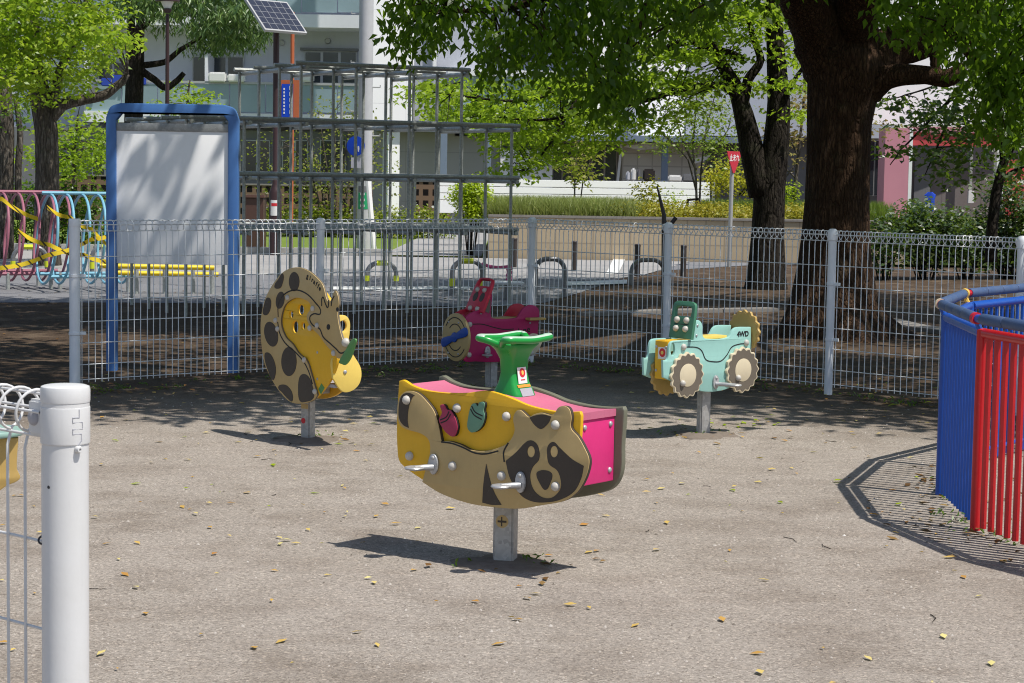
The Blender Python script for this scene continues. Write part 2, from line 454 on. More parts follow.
tn = [(403, 393), (410, 391), (418.5, 393.7), (427, 402), (434, 411.7), (438, 425), (441, 441.4, 'c'), (449, 441.4), (460, 444.7), (471, 450), (484, 451), (497.6, 448), (508.6, 442), (514.3, 431), (513, 419), (515.4, 411.8), (519.5, 410), (523.6, 412.8), (528.7, 417), (533.8, 414.4), (541, 412.8), (550, 415), (554, 413.8), (558, 407.7), (563.5, 406), (568.7, 408.7), (571, 417), (570.7, 428), (578, 437), (584, 447.6), (588.7, 459), (587.7, 470), (583, 482.5), (576, 492.7), (563.5, 501), (541, 505.4), (518.5, 508.7), (491, 507), (467, 503), (440.5, 493.5), (422, 482, 'c'), (424, 475), (427, 464), (430, 451), (428.4, 440), (420.7, 433.7), (407.6, 429.7), (400, 425), (397, 414), (398.3, 400.7)]
y2 = yf - 0.02
rb = layered(rac, 'raccoon_cutout', M_tan, smooth(tp.uvs(tn, y2)), 0.02, (0, y2, 0), M_dark)
# a thin dark core line round the cutout: offset backing
def backing(parent, pts, yo, mat, grow, th=0.002):
    c = Vector((sum(p[0] for p in pts) / len(pts), sum(p[1] for p in pts) / len(pts)))
y3 = y2 - 0.0018
def inlay(parent, tpx, pts, yo, mat=M_dark, name='dark_patch', holes=(), closed=True):
    return panel(parent, name, mat, smooth(tpx.uvs(pts, yo)), 0.002, (0, yo, 0), FRONT, [smooth(tpx.uvs(h, yo)) for h in holes], bevel=0.0)
inlay(rb, tp, [(400.2, 398.5), (398.5, 409.5), (399.2, 419), (403, 425), (408.5, 428, 'c'), (407.4, 419.4), (408.7, 407), (412, 398), (414.5, 395.3, 'c'), (409, 393), (403.5, 394)], y3, name='tail_patch')
inlay(rb, tp, [(486, 463.8, 'c'), (491, 484), (495.4, 495), (501.3, 505.0, 'c'), (491, 504.8), (482.2, 502.6, 'c'), (483.3, 484)], y3, name='belly_patch')
inlay(rb, tp, [(505.5, 461, 'c'), (515.4, 452.8), (526.6, 441.5), (532.8, 440.9), (538, 446.6), (539, 459), (532.8, 467), (530, 476), (532.8, 488.6), (541, 496.8), (551, 497.9), (559.4, 490.7), (561, 482.5), (557.4, 471), (549, 464), (547, 453.8), (548, 445.6), (553.3, 442), (559.4, 447.6), (571.7, 459), (583.6, 466, 'c'), (581, 478.4), (573.8, 491.7), (559.4, 500), (543, 502.6), (530.7, 501), (520.5, 494.8), (510, 478.4)], y3, name='face_mask',
      holes=[ell(531, 451.7, 3.7, 5.7), ell(554, 451.7, 3.7, 5.7)])
inlay(rb, tp, [(536.3, 474), (540, 470.6), (548, 471), (552, 474.6), (550.5, 482), (545.5, 490), (540, 484)], y3, name='nose')
inlay(rb, tp, [(529.3, 417.6, 'c'), (534.5, 415.6), (541, 414.4), (546, 415), (551, 416.6, 'c'), (549, 422), (544, 427.5), (540, 429), (534, 424.5)], y3, name='forehead_patch')
for ln in ([(508, 443), (503.5, 452), (504, 462)], [(441, 442), (452, 443.5), (463, 447.6), (474, 452.8), (485, 454), (498, 451)]):
    panel(rb, 'groove', M_black, ribbon(tp.uvs(ln, y3), 0.006), 0.0015, (0, y3 + 0.0003, 0), bevel=0.0)
y4 = yf - 0.018
ac1 = layered(rac, 'acorn', M_maroon, smooth(tp.uvs([(440, 405.6), (443.8, 405), (446.6, 409.5), (450.4, 410.6), (455.4, 419.4), (457, 429), (453.7, 436.5), (447, 433.7), (441, 426), (438.7, 419.4), (441.6, 412.8)], y4)), 0.018, (0, y4, 0), M_black); ac1['label'] = 'maroon acorn'
ac2 = layered(rac, 'acorn', M_acg, smooth(tp.uvs([(479, 402.5), (484, 403), (483.3, 410.6), (484.4, 416), (481, 427), (472, 432.6), (467.3, 428), (468, 417), (471.2, 405), (474.5, 403.4), (477.5, 406)], y4)), 0.018, (0, y4, 0), M_black); ac2['label'] = 'sage green acorn'
for a, ls in ((ac1, [[(440, 420), (446, 417), (449, 411.5)], [(440.6, 423), (447, 420), (450.5, 414)]]), (ac2, [[(471.5, 406), (475, 412), (482.5, 416)], [(470.4, 409), (474, 415), (481.5, 419.5)]])):
    for l_ in ls: panel(a, 'groove', M_black, ribbon(tp.uvs(l_, y4 - 0.001), 0.005), 0.0014, (0, y4 - 0.001, 0), bevel=0.0)
bolts(rac, tp.uvs([(457.5, 408), (507, 416.5), (410, 456)], yf), yf, 0.019, 0.02)
bolts(rac, tp.uvs([(407, 400), (453, 466), (502, 476), (556, 425), (556, 486.5)], y2), y2, 0.019, 0.02)
for q in ((433, 464), (520, 482)):
    xx, zz = tp.uv(q[0] + 1.5, q[1], y2); footpeg(rac, xx, zz, y2)
# seats follow the wavy top between the panels
sp = tp.uvs([(405, 384.5), (412, 388.2), (425, 392.6), (443, 395), (465, 395.4), (482, 394.4), (496, 396)], yf)
sp2 = tp.uvs([(496, 396), (512, 401), (529, 408), (551, 413), (568, 414.2), (578.5, 414)], yf)
for s_ in (sp, sp2):
    top = smooth(s_, False, 4); lo = [(x, z - 0.028) for x, z in top]
    panel(rac, 'seat', M_seat, top + lo[::-1], T - 2 * TH + 0.002, (0, yf + TH - 0.001, 0), bevel=0.003)
xr = tp.uv(579, 450, yf)[0]; zt = tp.uv(578, 416, yf)[1]; zb = tp.uv(572, 495, yf)[1]
xl = tp.uv(399, 430, yf)[0]
def rect(x0, z0, x1, z1): return [(x0, z0), (x1, z0), (x1, z1), (x0, z1)]
ep = panel(rac, 'end_board', M_pink, rect(-T / 2 + TH, zb + 0.03, T / 2 - TH, zt - 0.012), 0.018, (xr - 0.012, 0, 0), PLUS)
panel(rac, 'end_board', M_pink, rect(-T / 2 + TH, zb + 0.06, T / 2 - TH, zt - 0.012), 0.018, (xl + 0.012, 0, 0), MINUS)
for zz in (zt - 0.05, zb + 0.075):
    bolts(rac, [(T / 2 - 0.05, zz), (-T / 2 + 0.05, zz)], xr - 0.012, 0.011, 0.008, (1, 0, 0), 'screw', M_metal)
zc = tp.uv(505, 508, yf)[1]
MB().box((0, 0, zc + 0.05), (0.4, 0.19, 0.03)).build('bottom_board', M_olive, rac, bevel=0.004)
MB().box((0, 0, zc + 0.028), (0.2, 0.19, 0.014)).build('mounting_plate', M_post, rac, bevel=0.003)
toy_post(rac, tp, zc + 0.02, 0.084, R(24))
a_ = Vector((math.cos(R(24)), math.sin(R(24)), 0)); n_ = a_.cross(Vector((0, 0, 1)))
ps = panel(rac, 'sticker', M_tan, ell(-0.004, 0.175, 0.026, 0.026), 0.0015, n_ * 0.0432, (a_, (0, 0, 1)), bevel=0.0)
panel(ps, 'sticker_mark', M_dark, rect(-0.022, 0.171, 0.014, 0.179), 0.001, n_ * 0.0444, (a_, (0, 0, 1)), bevel=0.0)
panel(ps, 'sticker_mark', M_dark, rect(-0.008, 0.156, -0.003, 0.194), 0.001, n_ * 0.0442, (a_, (0, 0, 1)), bevel=0.0)
# handlebar
hx, hy, hz = (0.03, 0.0, tp.uv(500, 398, yf)[1] - 0.01)
ztop = hz + 0.234
def sring(cx, cy, z, a, b, n=20, p=3.2):
    o = []
    for i in range(n):
        t = 2 * math.pi * i / n; c, s_ = math.cos(t), math.sin(t)
        o.append(Vector((cx + a * math.copysign(abs(c) ** (2 / p), c), cy + b * math.copysign(abs(s_) ** (2 / p), s_), z)))
    return o
hb = MB().loft([sring(hx, 0, hz - 0.01, 0.078, 0.072, p=5), sring(hx, 0, hz + 0.02, 0.066, 0.068, p=5), sring(hx, 0, hz + 0.06, 0.043, 0.060, p=5), sring(hx, 0, hz + 0.10, 0.033, 0.056, p=5), sring(hx, 0, hz + 0.155, 0.036, 0.060, p=5), sring(hx, 0, hz + 0.19, 0.052, 0.08, p=4), sring(hx, 0, hz + 0.212, 0.072, 0.105, p=3.4), sring(hx, 0, hz + 0.22, 0.066, 0.106, p=3.4), sring(hx, 0, hz + 0.204, 0.03, 0.07)])
hnd = hb.build('handlebar_column', M_grip, rac, sharp=0)
for sgn in (-1, 1):
    pts = [(hx + sgn * 0.012, -0.09, ztop - 0.02), (hx + sgn * 0.042, -0.125, ztop - .002), (hx + sgn * 0.075, -0.132, ztop + 0.004), (hx + sgn * 0.086, -0.07, ztop + 0.001), (hx + sgn * 0.088, 0, ztop - .002), (hx + sgn * 0.086, 0.07, ztop + 0.001), (hx + sgn * 0.075, 0.132, ztop + 0.004), (hx + sgn * 0.042, 0.125, ztop - .002), (hx + sgn * 0.012, 0.09, ztop - 0.02)]
    pp = []
    xy = smooth([(p[0], p[1]) for p in pts], False, 5); zzz = smooth([(i, p[2]) for i, p in enumerate(pts)], False, 5)
    pp = [(a[0], a[1], b[1]) for a, b in zip(xy, zzz)]
    MB().tube(pp, 0.0145, 10).build('grip', M_grip, rac, sharp=0)
    MB().tube([(p[0], p[1], p[2] + 0.0042) for p in pp[6:-6]], 0.0118, 10).build('worn_highlight_top', M_gripw, rac, sharp=0)
    MB().loft([[Vector((hx + sgn * 0.02, y_, ztop - 0.03)), Vector((hx + sgn * 0.08, y_, ztop - 0.01)), Vector((hx + sgn * 0.08, y_, ztop + 0.001)), Vector((hx + sgn * 0.02, y_, ztop - 0.014))] for y_ in (-0.09, -0.05, 0.05, 0.06)]).build('grip_web', M_grip, rac, sharp=0)
xs = hx + 0.063
for nm, mt, r_, dx in (('sticker', M_white, (-0.028, 0.058, 0.028, 0.122), 0), ('sticker', M_orng, (-0.04, 0.044, 0.04, 0.054), 0), ('sticker', M_grey, (-0.034, 0.010, 0.04, 0.040), 0)):
    za, zb_ = r_[1], r_[3]
    # the column leans: surface x at a height
    fx = lambda h: hx + np.interp(h, [-0.01, 0.02, 0.06, 0.10, 0.14], [0.078, 0.066, 0.043, 0.033, 0.036])
    a_ = Vector((0, 1, 0)); b_ = Vector((fx(zb_) - fx(za), 0, zb_ - za)).normalized()
    o_ = Vector((fx(za) + 0.0025, 0, hz + za))
    hgt = math.hypot(fx(zb_) - fx(za), zb_ - za)
    st = panel(hnd, nm, mt, rect(r_[0], 0, r_[2], hgt), 0.002, o_, (a_, b_), bevel=0.0)
    if mt is M_white:
        panel(st, 'sticker_mark', M_red, ell(0.001, hgt * 0.66, 0.018, 0.018), 0.0015, o_ + a_.cross(b_) * 0.0012, (a_, b_), bevel=0.0)
        panel(st, 'sticker_mark', M_yelL, ell(0.001, hgt * 0.66, 0.007, 0.009), 0.0015, o_ + a_.cross(b_) * 0.0022, (a_, b_), bevel=0.0)
        panel(st, 'sticker_mark', M_red, rect(-0.012, hgt * 0.2, 0.014, hgt * 0.26), 0.0015, o_ + a_.cross(b_) * 0.0012, (a_, b_), bevel=0.0)

# ---- giraffe
tp = Toy((308, 440), -52)
T = 0.20; yf = -T / 2
gir = thing('rocking_toy', 'tan and yellow rider shaped as a spotted giraffe with a green leaf in its mouth', 'rocking toy', tp.O, tp.rz, 'single post rocking toys in the playground')
base = [(325, 293), (310, 274), (296, 269), (283.5, 273.5), (274, 286), (267, 301), (262.5, 318), (262, 335), (264, 352), (271, 376), (281, 391), (291, 400.5), (303, 402.2), (314, 399.2), (326, 386), (332, 376), (336, 365), (337, 357), (336, 345), (335, 320), (331, 303)]
hl = [ell(290.8, 314.7, 2.3, 3.6, 14), ell(300.4, 310, 3.2, 5.4, 16), ell(294.8, 327, 3.3, 6.2, 16), ell(302.7, 326, 2.2, 3.8, 14)]
panel(gir, 'side_panel', M_yel, smooth(tp.uvs(base, yf)), TH, (0, yf, 0), FRONT, [tp.uvs(h, yf) for h in hl])
tan = [(316.8, 395, 'c'), (311, 375), (306.4, 361), (298, 353), (292, 344), (285, 336.7), (280.7, 325), (281.2, 314.7), (285, 304.5), (294, 298.3), (302.7, 299), (310.6, 306), (306.5, 316.5), (309.7, 326), (318.5, 335), (325.5, 344.6), (334, 354), (338.5, 358.7), (345.5, 354.5), (347.5, 348.5), (343, 341), (338.7, 325), (337.2, 311), (338.7, 304), (337.2, 294), (334.5, 290.8), (331.7, 297.5), (329.2, 301.5), (326.5, 299), (323, 286), (318.5, 279.6), (308, 270.8), (295.7, 267.3), (283.4, 271.7), (272.8, 284), (265, 299), (261, 316.5), (260.5, 334), (262, 350), (264.5, 364), (272.5, 381), (280.6, 393), (290.3, 402), (303, 403.6), (314, 399.6)]
y2 = yf - 0.014; y3 = y2 - 0.0018
gc = layered(gir, 'giraffe_cutout', M_tan, smooth(tp.uvs(tan, y2)), 0.014, (0, y2, 0), M_taupe)
for sp_ in (ell(294, 281.6, 5.2, 9.6, 16), [(283, 274), (281.5, 286), (277.5, 288.8), (274.3, 286.4), (278, 279.5)], [(266.6, 298), (270.6, 300), (270.2, 309), (267, 314.8), (262.8, 313.4), (263.6, 306.5)], ell(280, 300.2, 4.2, 8.6, 16, rot=0.15),
           ell(271, 334.2, 6.6, 12.6, 18, rot=-0.2), ell(288.8, 361.5, 7.6, 14.6, 18), [(265.2, 352.8), (271, 355), (275.4, 366), (275.2, 375), (272.6, 380), (267.5, 369.5), (264.6, 359)], [(304, 374), (309, 377.5), (312.8, 388), (313.6, 397.5), (306, 401.8), (299.5, 400.5), (298, 388), (299.5, 377)], [(281.5, 384.6), (287.5, 386.2), (292.2, 393.5), (292, 401.2), (287.5, 398.6), (281.6, 392), (278.2, 387.6)]):
    inlay(gc, tp, sp_, y3, name='spot')
inlay(gc, tp, ell(328.2, 327, 1.7, 2.8, 12), y3, M_black, 'eye')
inlay(gc, tp, ell(337.3, 309.5, 1.3, 2.2, 10), y3, M_black, 'ear_mark')
for ln in ([(278, 317), (278.2, 305), (284, 294.5), (295, 290), (306, 293.5), (315, 302.5), (320.5, 312.5), (313.5, 313.8), (309.5, 318), (312.5, 325), (319.5, 329), (323, 337), (330, 343.5), (336, 349), (340.5, 353.2), (346, 351)], [(277.5, 322), (279.5, 333), (285, 343), (295, 352), (303, 361), (308.5, 371.5), (312.3, 384)], [(321.5, 306), (322.4, 297.3), (325.2, 303.5), (327.6, 307.5), (328.3, 300)], [(331, 306), (331.8, 300.5), (334, 296)]):
    panel(gc, 'groove', M_black, ribbon(tp.uvs(ln, y3), 0.0075), 0.0018, (0, y3, 0), bevel=0.0)
# lettering round the rim
import itertools
rim = [(307.3, 276.2), (310, 278), (312.2, 280), (314.2, 282), (316.2, 284.2), (318, 286.2), (319.8, 288.4)]
for ch, q, nx in zip('giraffe', rim, rim[1:] + [(321.6, 290.6)]):
    a = tp.uv(*q, y3); b = tp.uv(*nx, y3)
    text(gc, ch, 0.040, M_black, (a[0], y3, a[1]), FRONT, 0.002, math.atan2(b[1] - a[1], b[0] - a[0]), bold=0.001)
bolts(gir, tp.uvs([(287.8, 297.7), (313, 308.6), (275.8, 320.5), (277.8, 329), (317.3, 325.6), (310, 328), (333.7, 353.2), (304.5, 360), (315, 391.6)], y2), y2, 0.0165, 0.014)
bolts(gir, tp.uvs([(317.5, 352.5), (317.5, 379)], yf), yf, 0.008, 0.005, None, 'screw', M_metal)
inlay(gir, tp, [(321.3, 383.5, 'c'), (324.3, 388, 'c'), (320.8, 394.5, 'c'), (318.4, 389, 'c')], yf - 0.002, M_leafb, 'diamond_mark')
lf = panel(gir, 'leaf', M_leafb, smooth(tp.uvs([(338.6, 362.4), (342.5, 354.5), (347, 347), (350.5, 340.5), (353.5, 338.6), (355.6, 340), (354.2, 346), (352, 353.5), (348.5, 361), (344.5, 365), (341, 364)], y2 - 0.004)), 0.012, (0, y2 - 0.004, 0), bevel=0.003)
q = tp.uv(346.5, 342.5, y2); MB().dome((q[0], y2, q[1]), (0, -1, 0), 0.026, 0.028).build('handle_knob', M_bolt, gir, sharp=0)
xR = tp.uv(336.5, 360, yf)[0]
rear = [(331, 320), (338, 330), (346, 345), (351, 357), (350.6, 370), (347.5, 381), (341, 391), (331, 397), (318, 398.5), (306, 392), (304, 360), (312, 330)]
panel(gir, 'side_panel', M_yel, smooth(tp.uvs(rear, T / 2 - TH)), TH, (0, T / 2 - TH, 0))
xe = tp.uv(334, 372, yf)[0] - 0.01
eb = tp.ends([(333.5, 357), (350, 352.5), (356, 358.5), (361.5, 370), (360, 383), (352, 391), (342.5, 391.5), (333, 378.5, 'c')], xe)
panel(gir, 'end_board', M_yelL, smooth(eb), 0.018, (xe, 0, 0), PLUS)
bolts(gir, tp.ends([(345, 372)], xe), xe, 0.012, 0.008, (1, 0, 0), 'screw', M_metal)
xh = xe - 0.07
gb = tp.ends([(336, 317), (340, 315.2), (346.5, 316), (350, 321.5), (350.2, 330), (348.8, 340), (346, 352, 'c'), (334, 352, 'c')], xh)
panel(gir, 'grip_board', M_yelL, smooth(gb), 0.018, (xh, 0, 0), PLUS, [smooth(tp.ends([(341, 321.5), (344.5, 321), (346.6, 324.5), (345.5, 330), (341.5, 332), (339, 328)], xh))])
zb = tp.uv(303, 401, yf)[1]
gs = panel(gir, 'seat_board', M_grey, rect(-0.18, -T / 2 + TH, xe - 0.02, T / 2 - TH), 0.02, (0, 0, zb + 0.12), ((1, 0, 0), (0, 1, 0)))
MB().box((0, 0, zb + 0.06), (0.22, T - 2 * TH, 0.05)).build('mounting_block', M_post, gir, bevel=0.004)
toy_post(gir, tp, zb + 0.05, 0.064, R(20))
a_ = Vector((math.cos(R(20)), math.sin(R(20)), 0)); n_ = a_.cross(Vector((0, 0, 1)))
for z_, r_, mt in ((0.115, 0.015, M_red),):
    panel(gir, 'sticker', mt, ell(-0.01, z_, r_, r_ * 1.1), 0.001, n_ * 0.0332, (a_, (0, 0, 1)), bevel=0.0)
panel(gir, 'sticker', M_tan, rect(-0.026, 0.185, 0.024, 0.212), 0.001, n_ * 0.0332, (a_, (0, 0, 1)), bevel=0.0)

# ---- tractor
def gear(cx, cy, r, n=16, amp=0.05, k=8):
    return [((cx + math.cos(t) * r * (1 + amp * math.cos(n * t))), (cy + math.sin(t) * r * (1 + amp * math.cos(n * t)))) for t in [2 * math.pi * i / (n * k) for i in range(n * k)]]
tp = Toy((703, 435), 40)
T = 0.145; yf = -T / 2
trc = thing('rocking_toy', 'mint green spring rider shaped as a tractor with scalloped cream wheels', 'rocking toy', tp.O, tp.rz, 'single post rocking toys in the playground')
tb = [(663, 360, 'c'), (667.5, 359.5), (669, 348), (671, 342.5), (675, 340.8), (692.5, 340, 'c'), (694, 330), (696, 321.5), (699.5, 320.5), (702.5, 325), (703, 335.5), (706, 338.6), (728, 337.6), (733, 330), (737, 327.4), (751, 327, 'c'), (751.5, 350), (748, 375), (735, 385), (722, 390.5), (703, 391.5), (690, 386), (672, 381), (663.5, 377.5, 'c')]
tl = smooth(tp.uvs(tb, yf))
panel(trc, 'side_panel', M_mint, tl, TH, (0, yf, 0), FRONT, [tp.uvs(ell(672.9, 349.2, 2.2, 6.6, 16), yf)])
panel(trc, 'side_panel', M_mint, tl, TH, (0, -yf + TH, 0))
y1 = yf - 0.0018
for ln in ([(686, 347), (697, 347.5), (702, 351), (706, 359.5), (713, 361.6), (721, 361), (727, 355), (732, 347), (740, 344), (745, 343.6)],):
    panel(trc, 'groove', M_black, ribbon(tp.uvs(ln, y1), 0.006), 0.002, (0, y1, 0), bevel=0.0)
q = tp.uv(743, 334.2, y1); text(trc, '4WD', 0.044, M_black, (q[0], y1, q[1]), FRONT, 0.002, bold=0.0015)
rw = None
for (cx, cy) in ((687.7, 375.2), (743, 370)):
    a = tp.uv(cx, cy, yf - 0.02); rt = tp.uv(cx, cy - 22.2, yf - 0.02)
    rr = rt[1] - a[1]
    for sgn in (-1, 1):
        yo = sgn * (T / 2 + 0.02); ax = FRONT if sgn < 0 else ((-1, 0, 0), (0, 0, 1)); s_ = 1 if sgn < 0 else -1
        wcol = M_cream if sgn < 0 else M_gold
        wl = panel(trc, 'wheel', wcol, gear(a[0] * s_, a[1], rr), 0.02, (0, yo, 0), ax)
        panel(wl, 'tyre', M_taupe, gear(a[0] * s_, a[1], rr * 0.92), 0.002, (0, yo + sgn * 0.0018, 0), ax, bevel=0.0)
        panel(wl, 'hub', M_cream, ell(a[0] * s_, a[1], rr * 0.52, rr * 0.52, 28), 0.004, (0, yo + sgn * 0.004, 0), ax, bevel=0.001)
        MB().dome((a[0] - 0.045 * s_ * s_, yo + sgn * 0.003, a[1] - 0.045), (0, sgn, 0), 0.019, 0.02).build('bolt_cap', M_bolt, wl, sharp=0)
bolts(trc, tp.uvs([(683.3, 347), (746, 342.7)], yf), yf, 0.02, 0.018)
bolts(trc, tp.uvs([(697.5, 325.5), (696.5, 335.5)], yf), yf, 0.008, 0.006, None, 'screw', M_metal)
q = tp.uv(715, 382, yf); footpeg(trc, q[0], q[1], yf, 0.11, 0.03)
xn = tp.uv(669.5, 365, yf)[0]; xk = tp.uv(751, 340, yf)[0]
zt_ = tp.uv(680, 340.6, yf)[1]; zlo = tp.uv(672, 380, yf)[1]
gl_ = panel(trc, 'grille_board', M_yel, rect(-T / 2 + TH, zlo, T / 2 - TH, zt_ - 0.004), 0.018, (xn, 0, 0), MINUS)
panel(gl_, 'sticker', M_white, rect(-0.025, zlo + 0.12, 0.045, zlo + 0.19), 0.0015, (xn - 0.0018, 0, 0), MINUS, bevel=0.0)
panel(gl_, 'sticker', M_red, ell(0.012, zlo + 0.158, 0.026, 0.026), 0.0015, (xn - 0.003, 0, 0), MINUS, bevel=0.0)
panel(gl_, 'sticker', M_yelL, ell(0.012, zlo + 0.158, 0.011, 0.011), 0.0015, (xn - 0.0042, 0, 0), MINUS, bevel=0.0)
bolts(gl_, [(-0.04, zt_ - 0.04), (-0.04, zlo + 0.05), (0.04, zt_ - 0.04), (0.04, zlo + 0.05)], xn, 0.009, 0.006, (-1, 0, 0), 'screw', M_metal)
for r_ in ((675, 341.5, 692, 0.016), (706, 337.2, 728, 0.02)):
    a = tp.uv(r_[0], r_[1], yf); b = tp.uv(r_[2], r_[1], yf)
    panel(trc, 'bonnet_board' if r_[0] < 690 else 'seat', M_yelL if r_[0] > 690 else M_yel, rect(a[0] - 0.03, -T / 2 + TH, b[0] + 0.01, T / 2 - TH), r_[3], (0, 0, a[1] + 0.003), ((1, 0, 0), (0, 1, 0)), bevel=0.003)
# tilted dashboard with a window grip and four knobs
xd = tp.uv(692.5, 338, yf)[0] - 0.035; zd = tp.uv(692, 339, yf)[1]
pb = Vector((0.16, 0, 0.987)).normalized(); axd = ((0, -1, 0), pb); hh = 0.215; ww = 0.096
dl = smooth([(-ww, 0, 'c'), (ww, 0, 'c'), (ww - 0.002, hh * 0.8), (ww - 0.016, hh), (0, hh + 0.008), (-ww + 0.016, hh), (-ww + 0.002, hh * 0.8)])
dh = smooth([(-0.064, hh * 0.62, 'c'), (0.064, hh * 0.62, 'c'), (0.062, hh * 0.86), (0, hh * 0.9), (-0.062, hh * 0.86)])
db = panel(trc, 'dashboard', M_green, dl, 0.024, (xd, 0, zd), axd, [dh])
nrm = axd[0]; nrm = Vector(axd[0]).cross(pb)
for i in (-1, 1):
    for h in (0.058, 0.11):
        c = Vector((xd, 0, zd)) + Vector((0, -1, 0)) * i * 0.040 + pb * h
        MB().dome(c, nrm, 0.020, 0.022).build('knob', M_bolt, db, sharp=0)
panel(db, 'groove', M_black, rect(-0.06, 0.083, 0.06, 0.087), 0.002, Vector((xd, 0, zd)) + nrm * 0.001, axd, bevel=0.0)
# spare wheel on the back
e = tp.end(744.5, 331, xk + 0.02, -1)
sw = panel(trc, 'spare_wheel', M_gold, gear(e[0], e[1], 0.125), 0.02, (xk + 0.01, 0, 0), MINUS)
panel(sw, 'tyre', M_gold, gear(e[0], e[1], 0.112), 0.002, (xk + 0.008, 0, 0), MINUS, bevel=0.0)
zb = tp.uv(703, 390, yf)[1]
MB().box((0, 0, zb + 0.03), (0.4, T - 2 * TH, 0.03)).build('bottom_board', M_mint, trc, bevel=0.004)
toy_post(trc, tp, zb + 0.02, 0.066, R(-20))

# ---- aeroplane
tp = Toy((491, 389), 35)
T = 0.145; yf = -T / 2
air = thing('rocking_toy', 'maroon spring rider shaped as an aeroplane with blue propeller, standing behind the raccoon', 'rocking toy', tp.O, tp.rz, 'single post rocking toys in the playground')
ab = [(464.5, 318.5, 'c'), (469, 314.6), (474.5, 311.5), (480, 309.5), (483.5, 303), (488.5, 292), (491, 292), (492.4, 295.5), (491.4, 306), (490.9, 314), (493, 318.2), (516.4, 317.8), (520, 313.5), (524, 307.8), (530.5, 305), (536.5, 306.5), (539.4, 311), (539, 320), (537.6, 334.4), (534, 350), (520, 358.5), (496, 362), (476, 361.5), (463.7, 359.3)]
al = smooth(tp.uvs(ab, yf))
panel(air, 'side_panel', M_wine, al, TH, (0, yf, 0)); rp = panel(air, 'side_panel', M_redb, al, TH, (0, -yf + TH, 0)); rp['label'] = 'bright red rear side panel'
y1 = yf - 0.0018
panel(air, 'window_inlay', M_taupe, smooth(tp.uvs([(489.5, 296, 'c'), (490.6, 303), (489.2, 313.5, 'c'), (481.8, 309.5, 'c')], y1)), 0.002, (0, y1, 0), bevel=0.0)
panel(air, 'groove', M_black, ribbon(tp.uvs([(472, 324.2), (482, 324.2), (494, 327.4), (504, 329.4), (514, 329)], y1), 0.007), 0.002, (0, y1, 0), bevel=0.0)
for ch, q in zip('airplane', [(508.6, 334.6), (511, 334), (513, 333.4), (515.7, 332.6), (518.8, 331.8), (521.4, 331.2), (524.8, 330.4), (528.6, 329.4)]):
    a = tp.uv(*q, y1); text(air, ch, 0.062, M_black, (a[0], y1, a[1]), FRONT, 0.002, 0.05, bold=0.001)
bolts(air, tp.uvs([(469.5, 324.5), (468.8, 354.8)], yf), yf, 0.02, 0.018)
bolts(air, tp.uvs([(489.6, 296.3), (481, 313.4), (530, 323)], yf), yf, 0.008, 0.006, None, 'screw', M_metal)
cl = panel(air, 'cloud_cutout', M_cream, smooth(tp.uvs([(518.6, 343), (519.6, 337), (524, 333.9), (528.6, 335), (533, 333.4), (538, 334.6), (542, 340), (540.4, 347), (536, 353), (531.6, 356), (528.8, 354.8), (524.6, 358.6), (520.4, 357.6)], yf - 0.012)), 0.012, (0, yf - 0.012, 0), bevel=0.003)
bolts(air, tp.uvs([(531.5, 353)], yf - 0.012), yf - 0.012, 0.02, 0.018)
panel(air, 'tail_board', M_gold, rect(tp.uv(525.5, 317, yf)[0], -T / 2 - 0.06, tp.uv(538, 317, yf)[0] + 0.03, T / 2 + 0.06), 0.018, (0, 0, tp.uv(530, 317.5, yf)[1]), ((1, 0, 0), (0, 1, 0)))
a = tp.uv(490, 318, yf); b = tp.uv(518, 318, yf)
panel(air, 'seat', M_gold, rect(a[0], -T / 2 + TH, b[0], T / 2 - TH), 0.02, (0, 0, a[1] - 0.002), ((1, 0, 0), (0, 1, 0)))
xn = tp.uv(463.2, 338, yf)[0] - 0.014
c = tp.end(454.2, 337.3, xn - 0.02, -1); rd = tp.end(454.2, 313.2, xn - 0.02, -1)[1] - c[1]
nd = panel(air, 'nose_disc', M_tan, ell(c[0], c[1], rd, rd, 48), 0.022, (xn - 0.012, 0, 0), MINUS)
for k_, rr in ((1, 0.82), (1, 0.55), (-1, 0.82), (-1, 0.55)):
    pts = [(c[0] + rd * rr * math.cos(t), c[1] + k_ * rd * rr * math.sin(t)) for t in np.linspace(0.55 if rr > 0.7 else 0.7, math.pi - (0.55 if rr > 0.7 else 0.7), 14)]
    panel(nd, 'groove', M_black, ribbon(pts, 0.007, smoothit=False), 0.002, (xn - 0.0136, 0, 0), MINUS, bevel=0.0)
ang = 0.33
pr = []
for t in range(2):
    for (rr, ww_) in ((0.0, 0.0), ):
        pass
half = [(0.035, 0.026), (0.075, 0.030), (0.13, 0.036), (0.175, 0.034), (0.195, 0.016)]
prof = [(r, w_) for r, w_ in half] + [(r, -w_) for r, w_ in half[::-1]] + [(0.012, -0.038), (-0.012, -0.038)] + [(-r, -w_) for r, w_ in half] + [(-r, w_) for r, w_ in half[::-1]] + [(-0.012, 0.038), (0.012, 0.038)]
sc_ = rd * 1.02 / 0.195
prof = [(c[0] + sc_ * (x * math.cos(ang) - y * math.sin(ang)), c[1] + sc_ * (x * math.sin(ang) + y * math.cos(ang))) for x, y in prof]
panel(air, 'propeller', M_blue, smooth(prof, k=4), 0.012, (xn - 0.0245, 0, 0), MINUS)
bolts(nd, [(c[0] + dx * rd, c[1] + dz * rd) for dx, dz in ((-.35, .62), (.4, .6), (-.35, -.68), (.4, -.68))], xn - 0.013, 0.008, 0.006, (-1, 0, 0), 'screw', M_metal)
zlo = tp.uv(470, 358, yf)[1]
